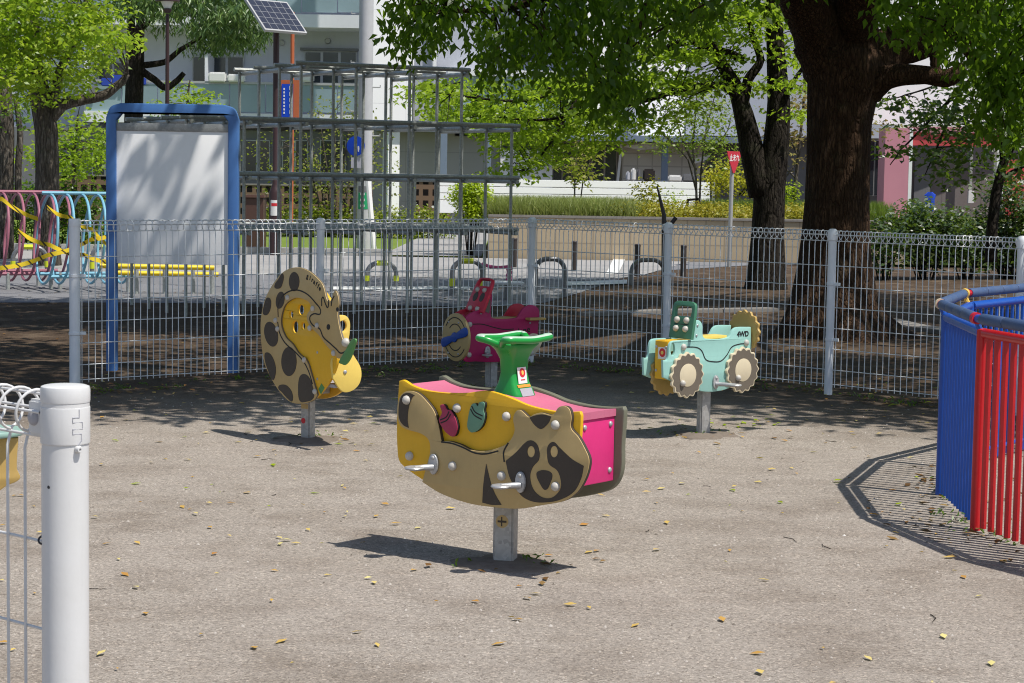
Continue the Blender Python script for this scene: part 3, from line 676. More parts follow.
panel(air, 'nose_board', M_wine, rect(-T / 2 + TH, zlo, T / 2 - TH, tp.uv(470, 315, yf)[1]), 0.018, (xn + 0.02, 0, 0), MINUS)
xd = tp.uv(480, 310, yf)[0] - 0.01; zd = tp.uv(478, 312, yf)[1]
pb = Vector((0.42, 0, 0.91)).normalized(); axd = ((0, -1, 0), pb); hh = 0.262
dl = smooth([(-0.115, 0, 'c'), (0.115, 0, 'c'), (0.105, hh * 0.7), (0.088, hh * 0.95), (0.05, hh), (-0.05, hh), (-0.088, hh * 0.95), (-0.105, hh * 0.7)])
dh = smooth([(-0.076, hh * 0.76, 'c'), (0.076, hh * 0.76, 'c'), (0.066, hh * 0.92), (0, hh * 0.945), (-0.066, hh * 0.92)])
db = panel(air, 'windscreen_board', M_redb, dl, 0.024, (xd, 0, zd), axd, [dh]); nrm = Vector(axd[0]).cross(pb)
for i in (-1, 1):
    panel(db, 'window_inlay', M_dark, ell(i * 0.042, hh * 0.43, 0.028, 0.036, 18), 0.002, Vector((xd, 0, zd)) + nrm * 0.0018, axd, bevel=0.0)
    for h in (0.08, 0.63):
        cc = Vector((xd, 0, zd)) + Vector((0, -1, 0)) * i * 0.045 + pb * (hh * h)
        MB().dome(cc, nrm, 0.019, 0.02).build('knob', M_bolt, db, sharp=0)
zb = tp.uv(496, 361, yf)[1]
q = tp.uv(487, 352, yf); footpeg(air, q[0], q[1], yf, 0.09, -0.03)
MB().box((0, 0, zb + 0.03), (0.34, T - 2 * TH, 0.03)).build('bottom_board', M_wine, air, bevel=0.004)
toy_post(air, tp, zb + 0.02, 0.07)
# ---- a fifth toy cut by the left edge of the photo
o5 = Vector((P(-14, 455, 5.6).x, 5.6, 0))
t5 = thing('rocking_toy', 'toy with mint green round top over yellow boards, behind the near fence at left edge', 'rocking toy', o5, R(20), 'single post rocking toys in the playground')
zt5 = P(8, 432, 5.6).z
MB().lathe([(0.02, -0.008), (0.103, -0.008), (0.106, -0.004), (0.106, 0.004), (0.103, 0.008), (0.02, 0.008)], (0, 0, zt5), (0, 0, 1), 32).build('round_top', paint('sage_top', (0.27, 0.42, 0.36), 0.45), t5)
for yy, mt in ((-0.05, M_gold), (0.05, M_cream)):
    panel(t5, 'side_panel', mt, smooth([(-0.2, zt5 - 0.2), (-0.12, zt5 - 0.013, 'c'), (0.085, zt5 - 0.013, 'c'), (0.08, zt5 - 0.1), (0.088, zt5 - 0.13), (0.05, zt5 - 0.15), (-0.12, zt5 - 0.26)]), 0.025, (0, yy, 0))
MB().box((-0.03, 0, zt5 - 0.1), (0.14, 0.075, 0.1)).build('core_board', M_dark, t5, bevel=0.004)
MB().box((-0.06, 0, (zt5 - 0.15) / 2 - 0.05), (0.09, 0.09, zt5 - 0.05)).build('post', M_post, t5, bevel=0.006)
# ------------------------------------------------------------------ wire mesh fences
M_wire = paint('white_coated_wire', (0.84, 0.85, 0.86), 0.4, dirt=0.3, metal=0.1)
M_fpost = paint('white_fence_post', (0.82, 0.83, 0.85), 0.38, dirt=0.2, dcol=(0.42, 0.42, 0.42))
M_nearw = paint('near_white_paint', (0.66, 0.66, 0.66), 0.3, dirt=0.22, dcol=(0.5, 0.47, 0.42))
M_rust = paint('dark_gap', (0.03, 0.03, 0.035), 0.6)
def flat(v): return Vector((v.x, v.y, 0))
def on_line(px, a, b):
    d = ray(px, 300); k = d.x / d.y; e = b - a
    t = (k * a.y - a.x) / (e.x - k * e.y); return flat(a + e * t)
fA = flat(G(75, 391)); fC = flat(G(530, 362)); fD = flat(G(828, 394.5))
fM = on_line(320, fA, fC); fE = on_line(667, fC, fD); fF = on_line(1020, fC, fD); fH = fF + (fF - fD)
def mesh_span(parent, a, b, pitch=0.051, r=0.0033, sides=4, mat=None, marg=(0.055, 0.05), mats=None, loopn=9, side=-1):
    e = (b - a); L = e.length; e.normalize(); n = Vector((e.y, -e.x, 0)) * side
    N = round((L - marg[0] - marg[1]) / pitch); mb = MB(); rl = 0.036; zc = 1.150
    for i in range(N + 1):
        s_ = marg[0] + (L - marg[0] - marg[1]) * i / N
        s_ += random.uniform(-.002, .002)
        c = a + e * s_; pts = [c + Vector((0, 0, 0.055)), c + Vector((0, 0, 0.55)), c + Vector((0, 0, 1.085))]
        for j in range(loopn + 1):
            t = 0.25 + (2 * math.pi * 0.93) * j / loopn
            pts.append(c + e * (pitch * 0.62 * j / loopn) + n * (rl * math.sin(t)) + Vector((0, 0, zc - rl * math.cos(t))))
        mb.tube(pts, r, sides, cap=False)
    for z in (1.108, 0.93, 0.78, 0.63, 0.48, 0.33, 0.18, 0.075):
        p0 = a + e * 0.03 + n * 0.004 + Vector((0, 0, z)); p1 = b - e * 0.03 + n * 0.004 + Vector((0, 0, z))
        mb.tube([p0, p1], r * 1.05, sides, cap=False)
    for dn, dz in ((0.028, 0.0), (-0.028, 0.004), (0, 0.03)):
        mb.tube([a + e * 0.03 + n * dn + Vector((0, 0, zc + dz)), b - e * 0.03 + n * dn + Vector((0, 0, zc + dz))], r * 1.05, sides, cap=False)
    return mb.build('mesh_panel', mat or M_wire, parent, world=True, sharp=0)
def fence_post(parent, p, rr=0.0303, e=None, flatcap=False):
    h = 1.195
    pr = [(rr, -0.1), (rr, h - 0.045)]
    o = MB().lathe(pr, p, (0, 0, 1), 16).build('post', M_fpost, parent, world=True)
    if flatcap: cp = [(rr * 1.06, h - 0.055), (rr * 1.09, h - 0.05), (rr * 1.09, h - 0.006), (rr * 1.02, h), (0.001, h + 0.001)]
    else: cp = [(rr * 1.02, h - 0.085), (rr * 1.2, h - 0.082), (rr * 1.2, h - 0.03), (rr * 1.08, h - 0.012), (rr * 0.7, h), (0.001, h + 0.003)]
    MB().lathe(cp, p, (0, 0, 1), 16).build('cap', M_fpost, o, world=True)
    for z in (0.4, 0.8):
        MB().lathe([(rr * 1.01, z - 0.012), (rr * 1.12, z - 0.009), (rr * 1.12, z + 0.009), (rr * 1.01, z + 0.012)], p, (0, 0, 1), 16).build('band', M_fpost, o, world=True)
        if e is not None:
            MB().box(p + e * (rr + 0.02) + Vector((0, 0, z)), (0.05, 0.014, 0.022), math.atan2(e.y, e.x)).build('clip', M_fpost, o, world=True)
    return o
fen = thing('mesh_fence', 'long white welded wire mesh fence with looped top running behind the toys', 'fence', fC)
for p, fl in ((fA, True), (fM, False), (fC, False), (fE, False), (fD, False), (fF, False), (fH, False)):
    nx = {0: fM}.get(0)
    e_ = (fC - fA).normalized() if p in (fA, fM) else (fD - fC).normalized()
    fence_post(fen, p, 0.038 if fl else 0.0303, e_, fl)
for a, b in ((fA, fM), (fM, fC), (fC, fE), (fE, fD), (fD, fF), (fF, fH)): mesh_span(fen, a, b)

# near fence: thick end post and a stretch of mesh going off to the left
nP = P(65.5, 500, 3.27); nP = flat(nP)
nd_ = Vector((-0.75, 0.66, 0)).normalized()
nf = thing('mesh_fence', 'white mesh fence end with thick round post, close up in lower left corner', 'fence', nP)
rr = 0.0381
po = MB().lathe([(rr, -0.1), (rr, 1.17)], nP, (0, 0, 1), 48).build('post', M_nearw, nf, world=True)
MB().lathe([(rr * 1.0, 1.172), (rr * 1.055, 1.173), (rr * 1.065, 1.176), (rr * 1.065, 1.193), (rr * 1.03, 1.198), (rr * 0.9, 1.2), (rr * 0.5, 1.2015), (0.001, 1.202)], nP, (0, 0, 1), 48).build('cap', M_nearw, po, world=True)
slv = MB().lathe([(rr * 1.005, 1.104), (rr * 1.05, 1.105), (rr * 1.06, 1.107), (rr * 1.06, 1.163), (rr * 1.05, 1.165), (rr * 1.005, 1.166)], nP, (0, 0, 1), 48).build('sleeve', M_nearw, nf, world=True)
MB().lathe([(rr * 1.035, 1.1655), (rr * 1.035, 1.1735)], nP, (0, 0, 1), 40).build('cap_neck', M_nearw, po, world=True)
# zig-zag seam wrapped on the sleeve, and its small pin
ca = R(-44)
seam = [(0, 1.163), (0, 1.150), (-0.011, 1.150), (-0.011, 1.142), (0.006, 1.142), (0.006, 1.131), (-0.011, 1.131), (-0.011, 1.123), (0.004, 1.123), (0.004, 1.112), (-0.002, 1.105)]
def wrap(dx, z, r): a = ca + dx / rr; return nP + Vector((math.cos(a) * r, math.sin(a) * r, z))
mb = MB(); mb.tube([wrap(x, z, rr * 1.06) for x, z in seam], 0.0011, 6); mb.build('seam', M_grey, slv, world=True)
c = wrap(-0.002, 1.098, rr * 1.0); nn = (c - nP); nn.z = 0; nn.normalize()
mb = MB().lathe([(0.006, 0), (0.006, 0.006), (0.0045, 0.009), (0.0022, 0.009), (0.0018, 0.004)], c, nn, 14); mb.build('pin', M_nearw, slv, world=True)
for x, z, r_ in ((-0.052, 1.035, 0.003),): MB().lathe([(r_, 0), (r_ * 0.9, 0.0006)], wrap(x, z, rr), (wrap(x, z, 1) - nP - Vector((0, 0, z))), 10).build('hole', M_rust, po, world=True)
# bracket with bolt between post and mesh
bk_ = MB(); sd = Vector((-nd_.y, nd_.x, 0))
if sd.y > 0: sd = -sd
zb_ = 1.142
bk_.box(nP + nd_ * (rr + 0.02) + Vector((0, 0, zb_)), (0.046, 0.034, 0.06), math.atan2(nd_.y, nd_.x))
brk = bk_.build('bracket', M_nearw, po, world=True, bevel=0.004)
MB().dome(nP + nd_ * (rr + 0.026) + sd * 0.016 + Vector((0, 0, zb_)), sd, 0.014, 0.008, 18).build('bolt_head', M_grey, po, world=True, sharp=0)
mb = MB(); mb.tube([nP + nd_ * (rr + 0.004) + sd * 0.008 + Vector((0, 0, zb_ + z)) for z in (0.03, 0.02, -0.02, -0.036)], 0.006, 8); mb.build('bracket_clamp', M_nearw, po, world=True)
mesh_span(nf, nP, nP + nd_ * 1.9, 0.0505, 0.0026, 10, M_nearw, (0.062, 0.05), loopn=22, side=1)
for z in (1.0, 0.78):
    pass
mb = MB()
for z in (0.930, 0.630):
    c = nP + nd_ * 0.062 + Vector((0, 0, z + 0.004))
    mb.tube([c + Vector((0.008 * math.cos(t), 0.006 * math.sin(t), 0.006 * math.sin(t))) for t in np.linspace(0, 5.6, 14)], 0.0018, 6)
mb.build('tie_wire', M_rust, nf, world=True)

# ------------------------------------------------------------------ blue and red railing
M_rblue = paint('railing_blue', (0.006, 0.075, 0.40), 0.32, dirt=0.3, spec=0.5)
M_rred = paint('railing_red', (0.52, 0.010, 0.016), 0.30, dirt=0.3, spec=0.5)
M_navy = paint('worn_navy_sleeve', (0.045, 0.085, 0.19), 0.55, dirt=0.5, dcol=(0.10, 0.13, 0.20))
M_ryel = paint('railing_yellow', (0.78, 0.50, 0.10), 0.45, dirt=0.3)
p0 = flat(G(940, 495)); p1 = flat(G(975, 530)); TURN = R(16.4)
d0 = p1 - p0; verts = {0: p0, 1: p1}; d = d0.copy(); q = p1.copy()
for i in range(2, 7): d = Matrix.Rotation(TURN, 3, 'Z') @ d; q = q + d; verts[i] = q.copy()
d = d0.copy(); q = p0.copy()
for i in range(-1, -7, -1): d = Matrix.Rotation(-TURN, 3, 'Z') @ d; q = q - d; verts[i] = q.copy()
enc = thing('round_railing', 'many-sided enclosure of blue and red vertical bars with navy padded handrail at right edge', 'railing', p0)
cols = {i: (M_rblue if i in (-2, -1, 0, 4, 5) else M_rred) for i in range(-6, 6)}
ctr = p0 + (p1 - p0) / 2 + Vector((3.3, 0, 0)); out_ = {}
for i in verts:
    out_[i] = (verts[i] - ctr).normalized(); out_[i].z = 0
for i in range(-6, 6):
    a, b = verts[i], verts[i + 1]; e = (b - a).normalized(); L = (b - a).length; mt = cols[i]
    nm = 'bar_panel'
    mb = MB()
    mb.tube([a + e * 0.03 + Vector((0, 0, 0.885)), b - e * 0.03 + Vector((0, 0, 0.885))], 0.0225, 10)
    if i < 0 or i > 2: mb.tube([a + e * 0.03 + Vector((0, 0, 0.075)), b - e * 0.03 + Vector((0, 0, 0.075))], 0.012, 8)
    N = 13
    for k in range(1, N):
        c = a + e * (L * k / N); mb.tube([c + Vector((0, 0, 0.02)), c + Vector((0, 0, 0.88))], (0.015 if mt is M_rred else 0.0098), 8)
    o = mb.build(nm, mt, enc, world=True); o['label'] = 'blue bars' if mt is M_rblue else 'red bars'
for i in range(-6, 7):
    mt = cols.get(i, cols.get(i - 1)); 
    if i == 1: mt = M_rred
    MB().lathe([(0.024, -0.1), (0.024, 0.90), (0.018, 0.905)], verts[i], (0, 0, 1), 14).build('post', mt, enc, world=True)
    h = verts[i] + out_[i] * 0.03 + Vector((0, 0, 0.95))
    mb = MB(); mb.tube([verts[i] + Vector((0, 0, 0.88)), verts[i] + out_[i] * 0.02 + Vector((0, 0, 0.92)), h], 0.013, 8); mb.build('bracket', (M_ryel if i == -1 else M_rblue), enc, world=True)
for i in range(-6, 6):
    a = verts[i] + out_[i] * 0.03 + Vector((0, 0, 0.95)); b = verts[i + 1] + out_[i + 1] * 0.03 + Vector((0, 0, 0.95)); e = (b - a)
    mb = MB()
    for k in range(4):
        q0 = a + e * (0.06 + k * 0.22); q1 = a + e * (0.06 + k * 0.22 + 0.214)
        mb.tube([q0, q0 + e * 0.008, q1 - e * 0.008, q1], [0.022, 0.0255, 0.0255, 0.022], 14)
    mb.build('handrail', M_navy, enc, world=True)
    mb = MB(); mb.tube([a, b], 0.019, 10); mb.build('handrail_core', M_rblue if i % 2 else M_rred, enc, world=True)
    mb = MB(); mb.tube([a - e * (0.014 if i != -1 else 0.035), a + e * (0.014 if i != -1 else 0.035)], 0.0265, 14)
    mb.build('handrail_joint', {-1: M_ryel, 0: M_cream, 1: M_redb, -2: M_white}.get(i, M_rblue), enc, world=True)

# ------------------------------------------------------------------ notice board in a blue frame
M_bframe = paint('board_frame_blue', (0.06, 0.165, 0.42), 0.45, dirt=0.35, dcol=(0.08, 0.2, 0.5))
M_board = paint('notice_board_white', (0.87, 0.87, 0.88), 0.5, dirt=0.12, dcol=(0.6, 0.6, 0.62))
YB = 15.25
bl = P(112.5, 380, YB); br = P(232.5, 380, YB); zt = P(172, 104, YB).z
nbO = Vector(((bl.x + br.x) / 2, YB, 0)); nb = thing('notice_board', 'blank white notice board in rounded blue frame standing behind the left fence', 'notice board', nbO)
hw = (br.x - bl.x) / 2 + 0.041; ww = 0.077
outl = smooth([(-hw, -0.2, 'c'), (-hw + ww, -0.2, 'c'), (-hw + ww, zt - ww - 0.05, 'c'), (-hw + ww + 0.04, zt - ww, 'c'), (hw - ww - 0.04, zt - ww, 'c'), (hw - ww, zt - ww - 0.05, 'c'), (hw - ww, -0.2, 'c'), (hw, -0.2, 'c'), (hw, zt - 0.11, 'c'), (hw - 0.035, zt - 0.03), (hw - 0.11, zt, 'c'), (-hw + 0.11, zt, 'c'), (-hw + 0.035, zt - 0.03), (-hw, zt - 0.11, 'c')], k=5)
panel(nb, 'frame', M_bframe, outl, 0.09, (0, -0.045, 0), bevel=0.01)
z1 = P(172, 131, YB).z; z0 = P(172, 264, YB).z; z2 = P(172, 123.5, YB).z
panel(nb, 'board', M_board, rect(-hw + ww - 0.002, z0, hw - ww + 0.002, z1), 0.03, (0, -0.02, 0), bevel=0.002)
panel(nb, 'top_strip', galv('strip_grey', (0.30, 0.31, 0.31)), rect(-hw + ww - 0.002, z1 - 0.004, hw - ww + 0.002, z2), 0.04, (0, -0.027, 0), bevel=0.003)

# ------------------------------------------------------------------ grey climbing frame
M_steel = galv('climber_steel', (0.48, 0.50, 0.48), 0.45)
cp = 0.635; ci = Vector((0.885, 0.465, 0)); cj = Vector((0.465, -0.885, 0))
c0 = flat(P(510, 250, 22.6)) - ci * (6 * cp) - cj * (3 * cp)
clb = thing('climbing_frame', 'stepped climbing frame of grey steel pipes behind the fence', 'climbing frame', c0)
lv = [0.90, 1.48, 2.06, 2.66]; rp = 0.0235
def topidx(i): return 3 if 2 <= i <= 5 else 2
for i in range(7):
    for j in range(4):
        c = c0 + ci * (cp * i) + cj * (cp * j)
        mb = MB(); mb.tube([c + Vector((0, 0, -0.1)), c + Vector((0, 0, lv[topidx(i)] + 0.05))], 0.0175, 8); mb.build('upright', M_steel, clb, world=True)
for k, z in enumerate(lv):
    i0, i1 = (0, 6) if k < 3 else (2, 5)
    for j in range(4):
        a = c0 + cj * (cp * j) + ci * (cp * i0 - 0.08) + Vector((0, 0, z + 0.022)); b = c0 + cj * (cp * j) + ci * (cp * i1 + 0.08) + Vector((0, 0, z + 0.022))
        o_ = Vector((cj.x, cj.y, 0)) * 0.04
        mb = MB(); mb.tube([a + o_, b + o_], rp, 8); mb.build('rail', M_steel, clb, world=True)
    for i in range(i0, i1 + 1):
        a = c0 + ci * (cp * i) - cj * 0.08 + Vector((0, 0, z - 0.022)); b = c0 + ci * (cp * i) + cj * (3 * cp + 0.08) + Vector((0, 0, z - 0.022))
        o_ = ci * 0.04
        mb = MB(); mb.tube([a + o_, b + o_], rp, 8); mb.build('rail', M_steel, clb, world=True)

# ------------------------------------------------------------------ hoop tunnel
M_tpink = paint('tunnel_pink', (0.36, 0.13, 0.18), 0.4, dirt=0.3)
M_tblue = paint('tunnel_light_blue', (0.20, 0.46, 0.60), 0.4, dirt=0.3)
YT = 24.7; scT = FPX / YT
e = Vector((0.90, 0.436, 0)); e2 = Vector((-0.436, 0.90, 0))
ztp = P(70, 195, YT).z; zbt = P(70, 284, YT).z; rt = (ztp - zbt) / 2; zc = (ztp + zbt) / 2
o = flat(P(45, 240, YT)); tun = thing('hoop_tunnel', 'climbing tunnel of pink and light blue steel hoops at left, wrapped in tape', 'play tunnel', o)
def hoops(x0, x1, mat, nm, leg_x):
    a = flat(P(x0, 240, YT)); b = flat(P(x1, 240, YT)); L = (b - a).x / e.x; N = max(2, round(L / 0.19)); st = a - e2 * 0
    mb_ = None
    for k in range(N + 1):
        c = a + e * (L * k / N) + Vector((0, 0, zc))
        mb = MB(); mb.tube([c + (e2 * math.cos(t) + Vector((0, 0, 1)) * math.sin(t)) * rt + e * 0.05 * math.sin(t) for t in np.linspace(0, 2 * math.pi, 36, endpoint=False)], 0.017, 8, closed=True)
        mb.build('hoop', mat, tun, world=True)
    for ang in (math.pi / 2, -0.9, math.pi + 0.9):
        off = (e2 * math.cos(ang) + Vector((0, 0, 1)) * math.sin(ang)) * (rt + 0.02) + Vector((0, 0, zc))
        mb = MB(); mb.tube([a + off - e * 0.06, a + e * L + off + e * 0.06], 0.022, 8); mb.build('rail', mat, tun, world=True)
    for lx in leg_x:
        for sd_ in (-0.9, math.pi + 0.9):
            c = a + e * (L * lx) + e2 * math.cos(sd_) * (rt + 0.02); mb = MB()
            mb.tube([c + Vector((0, 0, zc + math.sin(sd_) * rt)), c + Vector((0, 0, -0.05))], 0.026, 8); mb.build('leg', M_steel, tun, world=True)
hoops(-95, 44, M_tpink, 'pink', (0.1, 0.62, 0.9)); hoops(47, 118, M_tblue, 'blue', (0.25, 0.95))
def tape_mat():
    k = NT('warning_tape'); g = k.obj(); wv = k.n('ShaderNodeTexWave'); wv.wave_type = 'BANDS'; wv.bands_direction = 'DIAGONAL'
    wv.inputs['Scale'].default_value = 3.4; wv.inputs['Distortion'].default_value = 0.6; k.l(g, wv.inputs['Vector'])
    c = k.ramp(wv.outputs['Fac'], [(0.0, (0.05, 0.04, 0.02)), (0.03, (0.15, 0.11, 0.02)), (0.09, (0.85, 0.60, 0.02)), (1.0, (0.85, 0.62, 0.03))])
    k.bsdf(c, 0.35); return k.m
M_tape = tape_mat()
def tape(pts, Y, label, w_=0.07):
    q = [P(px, py, Y + k * 0.03) for k, (px, py) in enumerate(pts)]
    mb = MB(); vs = []; N = 12; pl = []
    for a, b in zip(q, q[1:]):
        for k in range(N):
            t = k / N; c = a.lerp(b, t); c.z -= 0.03 * math.sin(math.pi * t); pl.append(c)
    pl.append(q[-1])
    for i, c in enumerate(pl):
        tw = 0.35 * math.sin(i * 0.5); u = Vector((0, math.sin(tw), math.cos(tw))) * w_ / 2; vs += [c + u, c - u]
    mb.add(vs, [(2 * i, 2 * i + 1, 2 * i + 3, 2 * i + 2) for i in range(len(pl) - 1)])
    ob = thing('warning_tape', label, 'tape', q[0], 0, 'warning tapes across the tunnel')
    mb.build('ribbon', M_tape, ob, world=True); return ob
tape([(-30, 190), (2, 199), (38, 219)], 24.1, 'yellow black tape sloping down from upper left across pink hoops', 0.055)
tape([(47, 207), (70, 217), (92, 229), (118, 252)], 24.0, 'yellow tape sloping down across the blue hoops', 0.05)
tape([(18, 231), (50, 245), (84, 255), (118, 262)], 24.0, 'bright yellow tape sloping gently down through middle of tunnel', 0.055)
tape([(-30, 275), (0, 268), (48, 255), (92, 239), (120, 230)], 23.95, 'yellow tape rising to the right across all the hoops', 0.055)
# low yellow bars behind the notice board
M_ybar = paint('yellow_bar_paint', (0.85, 0.60, 0.02), 0.4, dirt=0.3)
yb0 = P(100, 270, 24.2); yb1 = P(214, 272, 24.6)
bb = thing('balance_bar', 'low yellow balance bars on grey legs seen under the notice board', 'balance bar', flat((yb0 + yb1) / 2))
for dz, dy in ((0.05, 0.0), (-0.05, 0.35)):
    mb = MB(); mb.tube([yb0 + Vector((0, dy, dz)), yb1 + Vector((0, dy, dz))], 0.03, 10); mb.build('bar', M_ybar, bb, world=True)
for t in (0.05, 0.3, 0.55, 0.8, 0.97):
    c = yb0.lerp(yb1, t); mb = MB(); mb.tube([Vector((c.x, c.y + 0.12, c.z + 0.06)), Vector((c.x, c.y + 0.12, -0.1))], 0.028, 8); mb.build('leg', M_steel, bb, world=True)
# ------------------------------------------------------------------ hoop barriers and bollards along the road
M_tubeg = galv('barrier_steel', (0.24, 0.24, 0.25), 0.4)
M_yl = paint('reflective_lime', (0.62, 0.68, 0.03), 0.4)
M_bol = paint('bollard_brown', (0.035, 0.026, 0.024), 0.45)
def arch(xa, xb, ytop, ybase, label, lime=True):
    a = G(xa, ybase); b = G(xb, ybase); Y = (a.y + b.y) / 2; zt = P((xa + xb) / 2, ytop, Y).z
    e = (b - a); L = e.length; e.normalize(); r = min(L * 0.38, zt * 0.5)
    t = thing('hoop_barrier', label, 'barrier', (a + b) / 2, 0, 'steel hoop barriers along the pavement')
    pts = [a + Vector((0, 0, -0.05)), a + Vector((0, 0, zt - r))]
    pts += [a + e * (r - r * math.cos(u)) + Vector((0, 0, zt - r + r * math.sin(u))) for u in np.linspace(0.2, math.pi / 2, 6)]
    pts += [b - e * (r - r * math.cos(u)) + Vector((0, 0, zt - r + r * math.sin(u))) for u in np.linspace(math.pi / 2, 0.2, 6)]
    pts += [b + Vector((0, 0, zt - r)), b + Vector((0, 0, -0.05))]
    mb = MB(); mb.tube(pts, 0.032, 8); mb.build('hoop', M_tubeg, t, world=True)
    if lime:
        m0 = a + e * (L * 0.32) + Vector((0, 0, zt)); m1 = a + e * (L * 0.68) + Vector((0, 0, zt))
        mb = MB(); mb.tube([m0, m1], 0.036, 8); mb.build('lime_tape', M_yl, t, world=True)
        for q_ in (a, b):
            mb = MB(); mb.tube([q_ + Vector((0, 0, zt * 0.28)), q_ + Vector((0, 0, zt * 0.5))], 0.036, 8); mb.build('lime_tape', M_yl, t, world=True)
arch(13, 47, 247, 275, 'hoop barrier with lime tape seen through the pink tunnel hoops')
arch(92, 120, 247, 277, 'hoop barrier with lime tape seen through blue tunnel hoops')
arch(367, 396, 263, 288, 'hoop barrier with lime tape behind the climbing frame, next to the utility pole')
arch(452, 482, 261, 296, 'hoop barrier with lime tape directly behind the aeroplane toy')
arch(535, 564, 259, 297, 'plain grey hoop barrier right of the aeroplane toy', False)
arch(631, 664, 260, 285, 'plain grey hoop barrier left of the leaning black stake', False)
def bollard(px, yb, yt, label):
    p = G(px, yb); z = P(px, yt, p.y).z
    t = thing('bollard', label, 'bollard', p, 0, 'dark brown bollards by the tiled wall')
    MB().lathe([(0.045, -0.05), (0.045, z - 0.05), (0.042, z - 0.04)], p, (0, 0, 1), 14).build('shaft', M_bol, t, world=True)
    MB().lathe([(0.048, z - 0.04), (0.048, z - 0.012), (0.036, z), (0.001, z + 0.004)], p, (0, 0, 1), 14).build('cap', M_bol, t, world=True)
bollard(514, 268, 238, 'dark bollard leftmost in front of the tiled wall'); bollard(574, 272, 241, 'dark bollard just right of the plain grey hoop barrier')
bollard(637, 277, 244, 'dark bollard standing behind the plain hoop barrier near the stake'); bollard(683, 277, 245, 'dark bollard right of the corner of tiled wall, left of the stop sign')
# pink rope tied from the barrier to a white stool like post
M_rope = paint('pink_rope', (0.60, 0.10, 0.26), 0.6)
pr_ = P(482, 264, 27.0); pe = P(509, 266.5, 27.2)
ro = thing('pink_rope', 'pink cord stretched sideways from hoop barrier and knotted at its end', 'rope', flat(pe))
mb = MB(); mb.tube([pr_.lerp(pe, t) + Vector((0, 0, -0.03 * math.sin(math.pi * t))) for t in np.linspace(0, 1, 8)], 0.024, 6)
mb.tube([pe + Vector((0.02 * math.sin(k * 1.9), 0.02 * math.cos(k * 1.9), -0.02 * k)) for k in range(12)], [0.02 + 0.02 * abs(math.sin(k)) for k in range(12)], 7)
mb.build('cord', M_rope, ro, world=True)
sp_ = G(507, 300); zt = P(507, 281.5, sp_.y).z
stl = thing('stool_post', 'round white topped post under the knotted pink cord', 'stool', sp_)
MB().lathe([(0.04, 0), (0.04, zt - 0.03)], sp_, (0, 0, 1), 12).build('stem', M_tubeg, stl, world=True)
MB().lathe([(0.05, zt - 0.035), (0.2, zt - 0.03), (0.21, zt - 0.01), (0.19, zt), (0.001, zt + 0.002)], sp_, (0, 0, 1), 20).build('top', M_board, stl, world=True)
# black stake with a short stub behind the fence
Ys = fE.y + 0.35; sa = P(657, 186, Ys); sb = P(664, 215, Ys); sg = flat(P(665, 290, Ys))
stk = thing('stake', 'thin black stake leaning up beside a white fence post', 'stake', sg)
mb = MB(); mb.tube([sg + Vector((0, 0, -0.1)), sb, sa], [0.02, 0.018, 0.006], 8); mb.build('rod', M_bol, stk, world=True)
mb = MB(); mb.tube([P(669, 232, Ys), P(671, 224, Ys), P(676, 217.5, Ys)], [0.014, 0.016, 0.017], 8); mb.tube([sb + Vector((0, 0, -0.02)), P(669, 232, Ys)], 0.012, 6); mb.build('stub', M_bol, stk, world=True)
